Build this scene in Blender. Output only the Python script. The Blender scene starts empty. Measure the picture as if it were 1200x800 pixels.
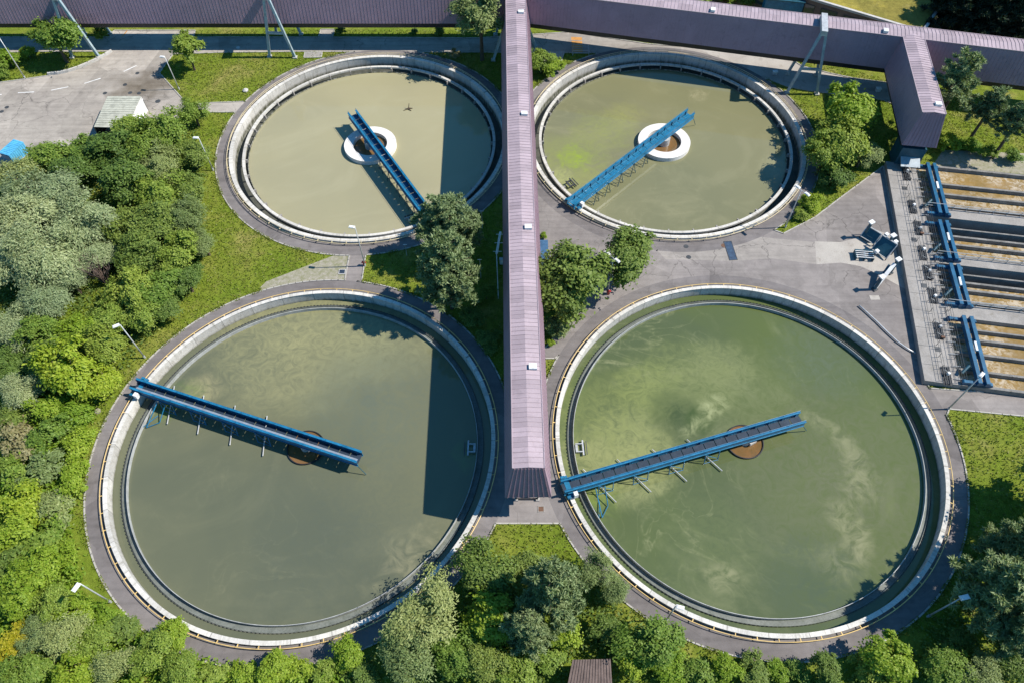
import bpy, math, random
import numpy as np
from mathutils import Vector, Matrix, geometry

# ------------------------------------------------------------------ camera, world, sun
SC = bpy.context.scene
COL = SC.collection
F_PX, PITCH, ROLL, CAMH = 866.36, math.radians(55.715), math.radians(-0.596), 85.0
_fw = np.array([0, math.cos(PITCH), -math.sin(PITCH)])
_up = np.array([0, math.sin(PITCH), math.cos(PITCH)])
_ri = np.array([1.0, 0, 0])
RI = math.cos(ROLL) * _ri + math.sin(ROLL) * _up
UP = -math.sin(ROLL) * _ri + math.cos(ROLL) * _up
CAM = np.array([0, 0, CAMH])

cd = bpy.data.cameras.new('camera')
cam = bpy.data.objects.new('camera', cd)
COL.objects.link(cam)
cd.sensor_width = 36.0
cd.lens = F_PX / 1200 * 36
cd.clip_start, cd.clip_end = 1.0, 3000
M = Matrix.Identity(4)
for i in range(3):
    M[i][0], M[i][1], M[i][2], M[i][3] = RI[i], UP[i], -_fw[i], CAM[i]
cam.matrix_world = M
SC.camera = cam

SUN_TO = Vector((0.9, 0.03, 1.0)).normalized()        # from the ground towards the sun
SUN_EL = math.asin(SUN_TO.z)
SUN_AZ = math.atan2(SUN_TO.x, SUN_TO.y)                # clockwise from +y
w = bpy.data.worlds.new('World')
SC.world = w
w.use_nodes = True
nt = w.node_tree
bg = nt.nodes['Background']
sky = nt.nodes.new('ShaderNodeTexSky')
sky.sky_type = 'NISHITA'
sky.sun_disc = False
sky.sun_elevation = SUN_EL
sky.sun_rotation = SUN_AZ
sky.altitude = 400
sky.air_density = 1.3
sky.dust_density = 0.4
sky.ozone_density = 5.0
tint = nt.nodes.new('ShaderNodeMix')                     # deep clear summer sky
tint.data_type, tint.blend_type = 'RGBA', 'MULTIPLY'
tint.inputs[0].default_value = 1.0
tint.inputs[7].default_value = (0.42, 0.92, 1.12, 1)
nt.links.new(sky.outputs[0], tint.inputs[6])
nt.links.new(tint.outputs[2], bg.inputs[0])
bg.inputs[1].default_value = 0.086
sl = bpy.data.lights.new('sun', 'SUN')
sl.energy = 4.8
sl.angle = math.radians(0.53)
sl.color = (1.0, 0.935, 0.835)
so = bpy.data.objects.new('sun', sl)
COL.objects.link(so)
so.rotation_euler = SUN_TO.to_track_quat('Z', 'Y').to_euler()
so.location = (60, 20, 120)
SC.view_settings.view_transform = 'Standard'
SC.view_settings.look = 'None'
SC.view_settings.exposure = 0.55
SC.view_settings.gamma = 1
SC.cycles.max_bounces = 6
SC.cycles.transparent_max_bounces = 6

# ------------------------------------------------------------------ measuring helpers
def G(px, py, z=0.0):
    """where the sight line of a photo pixel meets the level z"""
    d = _fw * F_PX + RI * (px - 600) - UP * (py - 400)
    t = (z - CAMH) / d[2]
    return (float(d[0] * t), float(d[1] * t))

def P(x, y, z):
    v = np.array([x, y, z]) - CAM
    k = v @ _fw
    return (600 + F_PX * (v @ RI) / k, 400 - F_PX * (v @ UP) / k)

def depth(x, y, z):
    return float((np.array([x, y, z]) - CAM) @ _fw)

def height_of(base, head):
    """height whose tip, straight above the base pixel, comes nearest the head pixel"""
    x, y = G(*base)
    return min((math.dist(P(x, y, h / 20), head), h / 20) for h in range(40, 240))[1]

# ------------------------------------------------------------------ mesh helpers
class MB:
    def __init__(self):
        self.v, self.f = [], []

    def add(self, vs, fs):
        n = len(self.v)
        self.v += [tuple(map(float, a)) for a in vs]
        self.f += [tuple(n + i for i in q) for q in fs]
        return self

    def box(self, c, s, rz=0.0, tilt=None):
        hx, hy, hz = s[0] / 2, s[1] / 2, s[2] / 2
        R = Matrix.Rotation(rz, 3, 'Z')
        if tilt:
            R = R @ Matrix.Rotation(tilt[1], 3, tilt[0])
        vs = [Vector(c) + R @ Vector((x, y, z)) for z in (-hz, hz) for y in (-hy, hy) for x in (-hx, hx)]
        return self.add(vs, [(0, 2, 3, 1), (4, 5, 7, 6), (0, 1, 5, 4), (2, 6, 7, 3), (0, 4, 6, 2), (1, 3, 7, 5)])

    def beam(self, a, b, wd, ht, up=(0, 0, 1)):
        a, b, up = Vector(a), Vector(b), Vector(up)
        d = (b - a).normalized()
        s = d.cross(up)
        if s.length < 1e-4:
            s = d.cross(Vector((0, 1, 0)))
        s.normalize()
        u = s.cross(d).normalized()
        s, u = s * wd / 2, u * ht / 2
        vs = [p + i * s + j * u for p in (a, b) for i, j in ((-1, -1), (1, -1), (1, 1), (-1, 1))]
        return self.add(vs, [(0, 1, 2, 3), (7, 6, 5, 4), (0, 4, 5, 1), (1, 5, 6, 2), (2, 6, 7, 3), (3, 7, 4, 0)])

    def tube(self, pts, r, n=6, closed=False):
        pts = [Vector(p) for p in pts]
        rs = r if isinstance(r, (list, tuple)) else [r] * len(pts)
        m = len(pts)
        rings = []
        ref = Vector((0, 0, 1))
        for i, p in enumerate(pts):
            if closed:
                d = pts[(i + 1) % m] - pts[i - 1]
            else:
                d = pts[min(i + 1, m - 1)] - pts[max(i - 1, 0)]
            d.normalize()
            q = ref if abs(d.dot(ref)) < 0.95 else Vector((1, 0, 0))
            a = d.cross(q).normalized()
            b = d.cross(a).normalized()
            rings.append([p + rs[i] * (math.cos(2 * math.pi * k / n) * a + math.sin(2 * math.pi * k / n) * b) for k in range(n)])
        vs = [x for ring in rings for x in ring]
        fs = []
        for i in range(m if closed else m - 1):
            j = (i + 1) % m
            for k in range(n):
                l = (k + 1) % n
                fs.append((i * n + k, j * n + k, j * n + l, i * n + l))
        if not closed:
            fs.append(tuple(range(n)))
            fs.append(tuple((m - 1) * n + k for k in reversed(range(n))))
        return self.add(vs, fs)

    def ring(self, r0, r1, z0, z1, n=160, c=(0, 0), a0=0.0, a1=2 * math.pi):
        full = abs(a1 - a0 - 2 * math.pi) < 1e-6
        m = n if full else n + 1
        vs = []
        for i in range(m):
            a = a0 + (a1 - a0) * i / n
            ca, sa = math.cos(a), math.sin(a)
            for r, z in ((r0, z0), (r1, z0), (r1, z1), (r0, z1)):
                vs.append((c[0] + r * ca, c[1] + r * sa, z))
        fs = []
        for i in range(n):
            j = (i + 1) % m
            for k in range(4):
                l = (k + 1) % 4
                fs.append((i * 4 + k, i * 4 + l, j * 4 + l, j * 4 + k)[::-1])
        if not full:
            fs += [(0, 1, 2, 3), tuple((m - 1) * 4 + k for k in (3, 2, 1, 0))]
        return self.add(vs, fs)

    def disc(self, r, z, n=96, c=(0, 0)):
        return self.add([(c[0] + r * math.cos(2 * math.pi * i / n), c[1] + r * math.sin(2 * math.pi * i / n), z) for i in range(n)], [tuple(range(n))])

    def prism(self, poly, z0, z1):
        n = len(poly)
        ar = sum(poly[i][0] * poly[(i + 1) % n][1] - poly[(i + 1) % n][0] * poly[i][1] for i in range(n))
        if ar < 0:
            poly = poly[::-1]
        vs = [(x, y, z0) for x, y in poly] + [(x, y, z1) for x, y in poly]
        fs = [tuple(range(n, 2 * n)), tuple(reversed(range(n)))]
        fs += [(i, (i + 1) % n, n + (i + 1) % n, n + i) for i in range(n)]
        return self.add(vs, fs)

    def plate(self, quad, t):
        """a flat panel of thickness t, grown against its normal"""
        q = [Vector(p) for p in quad]
        nrm = (q[1] - q[0]).cross(q[2] - q[0]).normalized()
        m = len(q)
        vs = q + [p - nrm * t for p in q]
        fs = [tuple(range(m)), tuple(reversed(range(m, 2 * m)))] + [((i + 1) % m, i, m + i, m + (i + 1) % m) for i in range(m)]
        return self.add(vs, fs)

    def build(self, name, mat, parent=None, world=False, smooth=False):
        me = bpy.data.meshes.new(name)
        vs = self.v
        if parent is not None and world:
            r = parent
            while r.parent:
                r = r.parent
            vs = [(a - r.location.x, b - r.location.y, c - r.location.z) for a, b, c in vs]
        me.from_pydata(vs, [], self.f)
        me.materials.append(mat)
        if smooth:
            me.polygons.foreach_set('use_smooth', [True] * len(me.polygons))
        me.update()
        o = bpy.data.objects.new(name, me)
        COL.objects.link(o)
        if parent is not None:
            o.parent = parent
        return o

def tag(o, label=None, cat=None, group=None, kind=None):
    if label: o['label'] = label
    if cat: o['category'] = cat
    if group: o['group'] = group
    if kind: o['kind'] = kind
    return o

def empty(name, loc, label, cat, group=None, rz=0.0):
    o = bpy.data.objects.new(name, None)
    o.empty_display_size = 0.3
    COL.objects.link(o)
    o.location = loc
    o.rotation_euler = (0, 0, rz)
    return tag(o, label, cat, group)

def copy_tree(o, parent=None):
    c = o.copy()
    COL.objects.link(c)
    c.parent = parent
    for ch in o.children:
        copy_tree(ch, c)
    return c

# ------------------------------------------------------------------ materials
class NT:
    def __init__(self, name, rough=0.7, spec=0.3):
        self.m = bpy.data.materials.new(name)
        self.m.use_nodes = True
        self.t = self.m.node_tree
        self.b = self.t.nodes['Principled BSDF']
        self.b.inputs['Roughness'].default_value = rough
        self.b.inputs['Specular IOR Level'].default_value = spec
        self._pos = None

    def n(self, typ, **kw):
        nd = self.t.nodes.new(typ)
        for k, v in kw.items():
            setattr(nd, k, v)
        return nd

    def link(self, a, b):
        self.t.links.new(a, b)

    def put(self, sock, v):
        if hasattr(v, 'is_output'):
            self.link(v, sock)
        elif isinstance(v, (tuple, list)) and sock.type == 'RGBA':
            sock.default_value = tuple(v)[:3] + (1.0,)
        else:
            sock.default_value = v

    def pos(self):
        if self._pos is None:
            self._pos = self.n('ShaderNodeNewGeometry').outputs['Position']
        return self._pos

    def noise(self, scale, detail=4, rough=0.55, dist=0.0, vec=None):
        nd = self.n('ShaderNodeTexNoise')
        nd.inputs['Scale'].default_value = scale
        nd.inputs['Detail'].default_value = detail
        nd.inputs['Roughness'].default_value = rough
        nd.inputs['Distortion'].default_value = dist
        self.link(vec if vec is not None else self.pos(), nd.inputs['Vector'])
        return nd.outputs['Fac']

    def ramp(self, fac, stops, interp='LINEAR'):
        nd = self.n('ShaderNodeValToRGB')
        cr = nd.color_ramp
        cr.interpolation = interp
        while len(cr.elements) < len(stops):
            cr.elements.new(0.5)
        for e, (p, c) in zip(cr.elements, stops):
            e.position = p
            e.color = (c, c, c, 1) if isinstance(c, (int, float)) else tuple(c)[:3] + (1,)
        self.link(fac, nd.inputs[0])
        return nd.outputs[0]

    def mix(self, fac, a, b, mode='MIX'):
        nd = self.n('ShaderNodeMix', data_type='RGBA', blend_type=mode)
        self.put(nd.inputs[0], fac)
        self.put(nd.inputs[6], a)
        self.put(nd.inputs[7], b)
        return nd.outputs[2]

    def math(self, op, a, b=0.0, c=None, clamp=False):
        nd = self.n('ShaderNodeMath', operation=op, use_clamp=clamp)
        self.put(nd.inputs[0], a)
        self.put(nd.inputs[1], b)
        if c is not None:
            self.put(nd.inputs[2], c)
        return nd.outputs[0]

    def vmath(self, op, a, b):
        nd = self.n('ShaderNodeVectorMath', operation=op)
        self.put(nd.inputs[0], a)
        self.put(nd.inputs[1], b)
        return nd.outputs['Value'] if op in ('LENGTH', 'DISTANCE', 'DOT_PRODUCT') else nd.outputs[0]

    def mapping(self, vec, loc=(0, 0, 0), rot=(0, 0, 0), sc=(1, 1, 1)):
        nd = self.n('ShaderNodeMapping')
        nd.inputs['Location'].default_value = loc
        nd.inputs['Rotation'].default_value = rot
        nd.inputs['Scale'].default_value = sc
        self.link(vec, nd.inputs['Vector'])
        return nd.outputs[0]

    def bump(self, h, strength=0.3, dist=0.05):
        nd = self.n('ShaderNodeBump')
        nd.inputs['Strength'].default_value = strength
        nd.inputs['Distance'].default_value = dist
        self.link(h, nd.inputs['Height'])
        self.link(nd.outputs[0], self.b.inputs['Normal'])

    def color(self, c):
        self.put(self.b.inputs['Base Color'], c)
        return self

def speckled(name, c1, c2, scale=0.6, fine=9.0, rough=0.75, spec=0.25, bump=0.15, metal=0.0, stain=None):
    """a weathered surface: slow drift between two colours, fine grain, optional darker stains"""
    s = NT(name, rough, spec)
    a = s.noise(scale, 5, 0.6, 0.4)
    col = s.mix(s.ramp(a, [(0.32, 0.0), (0.68, 1.0)]), c1, c2)
    g = s.noise(fine, 3, 0.6)
    col = s.mix(0.35, col, s.ramp(g, [(0.3, 0.55), (0.7, 1.35)]), 'MULTIPLY')
    if stain:
        st = s.noise(scale * 2.7, 6, 0.7, 0.8)
        col = s.mix(s.ramp(st, [(0.55, 0.0), (0.72, 0.75)]), col, stain)
    s.color(col)
    s.b.inputs['Metallic'].default_value = metal
    if bump:
        s.bump(g, bump, 0.03)
    return s.m

def asphalt(name, c1, c2, crack=True, patch=True, stain=None):
    s = NT(name, 0.88, 0.2)
    a = s.noise(0.09, 5, 0.6, 0.6)
    col = s.mix(s.ramp(a, [(0.35, 0.0), (0.66, 1.0)]), c1, c2)
    b = s.noise(0.7, 6, 0.7, 0.3)
    col = s.mix(0.6, col, s.ramp(b, [(0.28, 0.72), (0.72, 1.22)]), 'MULTIPLY')
    st = s.noise(0.28, 6, 0.7, 1.2)
    col = s.mix(s.ramp(st, [(0.56, 0.0), (0.75, 0.45)]), col, (0.07, 0.06, 0.055))
    if stain:
        wv = s.n('ShaderNodeTexNoise')
        wv.inputs['Scale'].default_value = 0.35
        wv.inputs['Detail'].default_value = 5
        s.link(s.pos(), wv.inputs['Vector'])
        sh = s.vmath('SCALE', s.vmath('SUBTRACT', wv.outputs['Color'], (0.5, 0.5, 0.5)), (0, 0, 0))
        sh.node.inputs['Scale'].default_value = 11
        dd = s.vmath('DISTANCE', s.vmath('MULTIPLY', s.vmath('ADD', s.pos(), sh), (0.55, 1, 0)), (stain[0] * 0.55, stain[1], 0))
        col = s.mix(s.ramp(s.math('DIVIDE', dd, stain[2], clamp=True), [(0.0, 0.75), (0.45, 0.45), (0.8, 0.0)]), col, (0.10, 0.075, 0.045))
    tyre = s.noise(0.9, 4, 0.6, 0.0, s.mapping(s.pos(), rot=(0, 0, 0.12), sc=(0.07, 1.4, 1)))
    col = s.mix(0.5, col, s.ramp(tyre, [(0.38, 0.74), (0.55, 1.0)]), 'MULTIPLY')
    if patch:
        v = s.n('ShaderNodeTexVoronoi', feature='F1', distance='CHEBYCHEV')
        v.inputs['Scale'].default_value = 0.11
        s.link(s.mapping(s.pos(), rot=(0, 0, 0.35), sc=(1, 0.55, 1)), v.inputs['Vector'])
        sep = s.n('ShaderNodeSeparateColor')
        s.link(v.outputs['Color'], sep.inputs[0])
        col = s.mix(0.8, col, s.ramp(sep.outputs[0], [(0.0, 0.8), (0.35, 0.96), (0.6, 1.0), (1.0, 1.16)]), 'MULTIPLY')
    if crack:
        wob = s.n('ShaderNodeTexNoise')
        wob.inputs['Scale'].default_value = 0.5
        wob.inputs['Detail'].default_value = 4
        s.link(s.pos(), wob.inputs['Vector'])
        off = s.vmath('SCALE', wob.outputs['Color'], (0, 0, 0))
        off.node.inputs['Scale'].default_value = 2.4
        vec = s.vmath('ADD', s.pos(), off)
        v2 = s.n('ShaderNodeTexVoronoi', feature='DISTANCE_TO_EDGE')
        v2.inputs['Scale'].default_value = 0.17
        s.link(vec, v2.inputs['Vector'])
        where = s.ramp(s.noise(0.06, 2), [(0.45, 0.0), (0.58, 1.0)])
        line = s.math('MULTIPLY', s.ramp(v2.outputs['Distance'], [(0.0, 0.7), (0.005, 0.5), (0.010, 0.0)]), where)
        col = s.mix(line, col, (0.06, 0.055, 0.05))
    g = s.noise(22.0, 2)
    col = s.mix(0.35, col, s.ramp(g, [(0.3, 0.6), (0.7, 1.35)]), 'MULTIPLY')
    s.color(col)
    s.bump(g, 0.25, 0.02)
    return s.m

def grass_mat(name, cols):
    s = NT(name, 0.9, 0.1)
    a = s.noise(0.11, 6, 0.65, 0.6)
    col = s.ramp(a, [(0.30, cols[0]), (0.46, cols[1]), (0.56, cols[2]), (0.70, cols[3])])
    b = s.noise(1.1, 6, 0.75, 0.3)
    col = s.mix(0.75, col, s.ramp(b, [(0.28, 0.5), (0.72, 1.45)]), 'MULTIPLY')
    w_ = s.noise(0.35, 6, 0.7, 0.8)
    col = s.mix(s.ramp(w_, [(0.58, 0.0), (0.74, 0.7)]), col, (0.235, 0.205, 0.085))
    g = s.noise(11.0, 3, 0.7)
    col = s.mix(0.6, col, s.ramp(g, [(0.3, 0.45), (0.7, 1.5)]), 'MULTIPLY')
    s.color(col)
    s.bump(s.math('ADD', g, b), 0.8, 0.12)
    return s.m

def water_mat(name, base, light, dark, centre, twist, scale, thr=(0.42, 0.62), blobs=(), rough=0.05, streak=0.35, fil=0.0):
    """murky basin water: clouds of fine sludge and drifting algae carried round the tank"""
    s = NT(name, rough, 0.85)
    s.b.inputs['IOR'].default_value = 1.333
    p0 = s.vmath('SUBTRACT', s.pos(), (centre[0], centre[1], 0))
    r = s.vmath('LENGTH', p0, (0, 0, 0))
    rot = s.n('ShaderNodeVectorRotate', rotation_type='Z_AXIS')
    s.link(p0, rot.inputs['Vector'])
    s.link(s.math('DIVIDE', twist, s.math('ADD', s.math('MULTIPLY', r, 0.11), 1.0)), rot.inputs['Angle'])
    q = rot.outputs[0]
    slow = s.noise(scale * 0.5, 4, 0.5, 0.5, q)
    col = s.mix(s.ramp(slow, [(0.36, 0.0), (0.62, 1.0)], 'EASE'), base, dark)
    wisps = s.noise(scale, 7, 0.62, 2.2, q)
    mask = s.ramp(wisps, [(thr[0], 0.0), (thr[1], 1.0)], 'EASE')
    col = s.mix(s.math('MULTIPLY', mask, streak), col, light)
    if fil:                 # thin scum lines drawn out along the eddies
        fn = s.noise(0.075, 3, 0.45, 1.0, q)
        fn2 = s.noise(0.12, 3, 0.5, 1.3, s.mapping(q, loc=(37, 11, 0)))
        where = s.ramp(s.noise(0.05, 3, 0.5, 0.8, q), [(0.45, 0.0), (0.62, 1.0)])
        tear = s.ramp(s.noise(1.1, 6, 0.7, 1.0), [(0.36, 0.1), (0.62, 1.0)])
        for f_, wd in ((fn, 0.03), (fn2, 0.022)):
            ln = s.ramp(s.math('DIVIDE', s.math('ABSOLUTE', s.math('SUBTRACT', f_, 0.5)), wd, clamp=True), [(0.0, 1.0), (0.3, 0.55), (1.0, 0.0)])
            col = s.mix(s.math('MULTIPLY', s.math('MULTIPLY', ln, where), s.math('MULTIPLY', tear, fil)), col, light)
    wob = s.n('ShaderNodeTexNoise')
    wob.inputs['Scale'].default_value = 0.22
    wob.inputs['Detail'].default_value = 6
    wob.inputs['Roughness'].default_value = 0.62
    wob.inputs['Distortion'].default_value = 1.4
    s.link(s.pos(), wob.inputs['Vector'])
    shake = s.vmath('SUBTRACT', wob.outputs['Color'], (0.5, 0.5, 0.5))
    haze = s.ramp(s.noise(0.5, 8, 0.68, 2.4), [(0.34, 0.25), (0.62, 1.0)])
    torn = s.ramp(s.noise(0.42, 7, 0.6, 1.8), [(0.38, 0.0), (0.64, 1.0)])
    for (bx, by, br, bc, amt, shk) in blobs:
        if br < 2.0:
            shk *= 1.5
        sc_ = s.vmath('SCALE', shake, (0, 0, 0))
        sc_.node.inputs['Scale'].default_value = shk
        pp = s.vmath('ADD', s.pos(), sc_)
        pp = s.vmath('MULTIPLY', pp, (1, 1, 0))
        d = s.vmath('DISTANCE', pp, (bx, by, 0))
        if br < 2.4:            # thin drifting wisps, torn up by eddies
            mk = s.ramp(s.math('DIVIDE', d, br * 1.7, clamp=True), [(0.0, 1.0), (1.0, 0.0)])
            fine = torn
        else:
            mk = s.ramp(s.math('DIVIDE', d, br, clamp=True), [(0.0, 1.0), (0.5, 0.65), (1.0, 0.0)], 'EASE')
            fine = haze
        col = s.mix(s.math('MULTIPLY', s.math('MULTIPLY', mk, fine), amt), col, bc)
    # specks of floating scum
    sp = s.ramp(s.noise(3.2, 4, 0.7, 0.4), [(0.735, 0.0), (0.76, 0.6)])
    col = s.mix(sp, col, light)
    s.color(col)
    s.bump(s.noise(1.6, 4, 0.55, 0.2), 0.09, 0.03)
    return s.m

def paint(name, c, rough=0.45, wear=0.25, spec=0.5, metal=0.0):
    s = NT(name, rough, spec)
    s.b.inputs['Metallic'].default_value = metal
    a = s.noise(0.9, 6, 0.7, 0.5)
    d = tuple(x * 0.62 for x in c)
    l = tuple(min(1, x * 1.12 + 0.01) for x in c)
    col = s.mix(s.ramp(a, [(0.3, 0.0), (0.7, 1.0)]), l, d)
    g = s.noise(6.0, 5, 0.7)
    col = s.mix(wear, col, s.ramp(g, [(0.3, 0.5), (0.7, 1.3)]), 'MULTIPLY')
    s.color(col)
    return s.m

def sheet_metal(name, c):
    s = NT(name, 0.5, 0.4)
    ge = s.n('ShaderNodeNewGeometry')
    a = s.noise(0.25, 6, 0.65, 0.6)
    col = s.mix(s.ramp(a, [(0.3, 0.0), (0.7, 1.0)]), tuple(x * 1.08 for x in c), tuple(x * 0.86 for x in c))
    col = s.mix(1.0, col, s.ramp(ge.outputs['Random Per Island'], [(0.0, 0.82), (0.5, 1.0), (1.0, 1.1)]), 'MULTIPLY')
    st = s.noise(0.6, 6, 0.75, 1.0)
    col = s.mix(s.ramp(st, [(0.54, 0.0), (0.76, 0.55)]), col, tuple(x * 0.5 for x in c))
    g = s.noise(7.0, 4, 0.7)
    col = s.mix(0.3, col, s.ramp(g, [(0.3, 0.7), (0.7, 1.2)]), 'MULTIPLY')
    s.color(col)
    return s.m

def leaf_mat(name, c1, c2, c3, trans=0.32, var=0.35):
    s = NT(name, 0.55, 0.25)
    ge = s.n('ShaderNodeNewGeometry')
    oi = s.n('ShaderNodeObjectInfo')
    col = s.ramp(ge.outputs['Random Per Island'], [(0.0, c1), (0.55, c2), (1.0, c3)])
    hs = s.n('ShaderNodeHueSaturation')
    s.link(s.math('MULTIPLY_ADD', oi.outputs['Random'], 0.035, 0.4825), hs.inputs['Hue'])
    s.link(s.math('MULTIPLY_ADD', oi.outputs['Random'], -var, 1.0 + var / 2), hs.inputs['Value'])
    s.link(col, hs.inputs['Color'])
    s.color(hs.outputs[0])
    tr = s.n('ShaderNodeBsdfTranslucent')
    lt = s.mix(1.0, hs.outputs[0], (1.25, 1.35, 0.6), 'MULTIPLY')
    s.link(lt, tr.inputs[0])
    mx = s.n('ShaderNodeMixShader')
    mx.inputs[0].default_value = trans
    s.link(s.b.outputs[0], mx.inputs[1])
    s.link(tr.outputs[0], mx.inputs[2])
    s.link(mx.outputs[0], s.t.nodes['Material Output'].inputs[0])
    return s.m

MT = {}
MT['asphalt'] = asphalt('asphalt', (0.268, 0.242, 0.228), (0.205, 0.184, 0.176))
MT['yard'] = asphalt('pale_yard', (0.40, 0.362, 0.318), (0.31, 0.278, 0.248), stain=(*G(165, 101), 5.5))
MT['path'] = asphalt('path_asphalt', (0.205, 0.187, 0.182), (0.155, 0.140, 0.138), crack=False)
MT['slabs'] = speckled('concrete_apron', (0.42, 0.39, 0.35), (0.33, 0.30, 0.27), 0.25, 7, 0.85, stain=(0.2, 0.17, 0.14))
MT['apron'] = asphalt('pale_asphalt', (0.33, 0.30, 0.272), (0.265, 0.24, 0.22), crack=True)
MT['gravel'] = speckled('gravel', (0.34, 0.31, 0.26), (0.2, 0.2, 0.11), 1.6, 6, 0.95, bump=0.9)
MT['grass'] = grass_mat('meadow', [(0.110, 0.165, 0.016), (0.142, 0.190, 0.020), (0.175, 0.205, 0.030), (0.255, 0.235, 0.07)])
MT['kerb'] = speckled('kerb_stone', (0.44, 0.42, 0.38), (0.34, 0.32, 0.29), 0.8)
MT['concrete'] = speckled('concrete', (0.47, 0.45, 0.415), (0.36, 0.345, 0.31), 0.35, 6, 0.8, stain=(0.27, 0.25, 0.2))
MT['deckcon'] = speckled('deck_concrete', (0.33, 0.31, 0.29), (0.245, 0.23, 0.215), 0.4, 6, 0.85, stain=(0.2, 0.18, 0.15))
MT['ringwhite'] = speckled('white_washed_concrete', (0.74, 0.72, 0.69), (0.62, 0.60, 0.58), 0.5, 6, 0.7, stain=(0.42, 0.40, 0.36))
MT['shaded_wetcon'] = speckled('damp_shaded_concrete', (0.10, 0.10, 0.085), (0.055, 0.06, 0.05), 0.8, 5, 0.6, stain=(0.03, 0.035, 0.02))  # damp concrete, darkened further to hold the shadow in the channel gap
MT['whitecon'] = speckled('pale_concrete', (0.53, 0.51, 0.485), (0.43, 0.415, 0.39), 0.7, 5, 0.75, stain=(0.3, 0.28, 0.24))
MT['yellow'] = paint('yellow_paint', (0.76, 0.53, 0.20), 0.45)
MT['cream'] = paint('cream_paint', (0.72, 0.60, 0.36), 0.5)
MT['blue'] = paint('blue_paint', (0.008, 0.165, 0.32), 0.4, 0.45)
MT['teal'] = paint('teal_paint', (0.012, 0.085, 0.125), 0.45)
MT['blue_deck'] = paint('blue_deck', (0.007, 0.10, 0.21), 0.55)
MT['grating'] = speckled('grating', (0.035, 0.055, 0.085), (0.02, 0.033, 0.055), 1.5, 12, 0.6)
MT['pale_grating'] = speckled('pale_grating', (0.26, 0.31, 0.38), (0.18, 0.22, 0.28), 1.5, 12, 0.6)
MT['steel'] = paint('grey_steel', (0.36, 0.42, 0.46), 0.45)
MT['trestle'] = paint('pale_blue_steel', (0.33, 0.42, 0.46), 0.5)
MT['galv'] = paint('galvanised', (0.55, 0.56, 0.56), 0.4, metal=0.2)
MT['white'] = paint('white_paint', (0.80, 0.80, 0.79), 0.4, 0.12)
MT['roof'] = sheet_metal('mauve_roof', (0.38, 0.305, 0.335))
MT['roofside'] = sheet_metal('mauve_cladding', (0.32, 0.215, 0.265))
MT['black'] = paint('black_steel', (0.018, 0.018, 0.022), 0.5)
MT['dark'] = paint('dark_steel', (0.06, 0.065, 0.07), 0.5)
MT['red'] = paint('red_paint', (0.55, 0.035, 0.03), 0.4)
MT['orange'] = paint('orange_paint', (0.55, 0.26, 0.06), 0.7)
MT['bark'] = speckled('bark', (0.12, 0.09, 0.065), (0.07, 0.055, 0.04), 3, 14, 0.9, bump=0.6)
MT['twig'] = speckled('bare_twigs', (0.20, 0.15, 0.12), (0.14, 0.10, 0.085), 3, 14, 0.9)
MT['greenroof'] = paint('green_corrugated', (0.47, 0.47, 0.39), 0.6)
MT['brownroof'] = paint('brown_planks', (0.15, 0.105, 0.09), 0.75, 0.5)
MT['lightblue'] = paint('light_blue_sheet', (0.10, 0.44, 0.72), 0.45)
MT['grate'] = speckled('blue_grate', (0.05, 0.09, 0.15), (0.03, 0.05, 0.09), 2, 10, 0.6)
MT['rust'] = speckled('rust', (0.19, 0.10, 0.06), (0.12, 0.07, 0.05), 2, 10, 0.8)
MT['shaded_blue'] = paint('shaded_blue_paint', (0.006, 0.105, 0.215), 0.42, 0.45)  # the blue, darkened for the shade on the basin girders' side faces
MT['binblue'] = paint('faded_blue', (0.05, 0.13, 0.25), 0.5)
MT['glass'] = NT('window_glass', 0.05, 0.7).color((0.03, 0.05, 0.07)).m
MT['facade'] = speckled('brown_facade', (0.20, 0.15, 0.13), (0.13, 0.10, 0.09), 0.5)
MT['meadowroof'] = grass_mat('roof_meadow', [(0.16, 0.15, 0.03), (0.22, 0.19, 0.045), (0.30, 0.25, 0.05), (0.42, 0.33, 0.07)])
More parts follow.
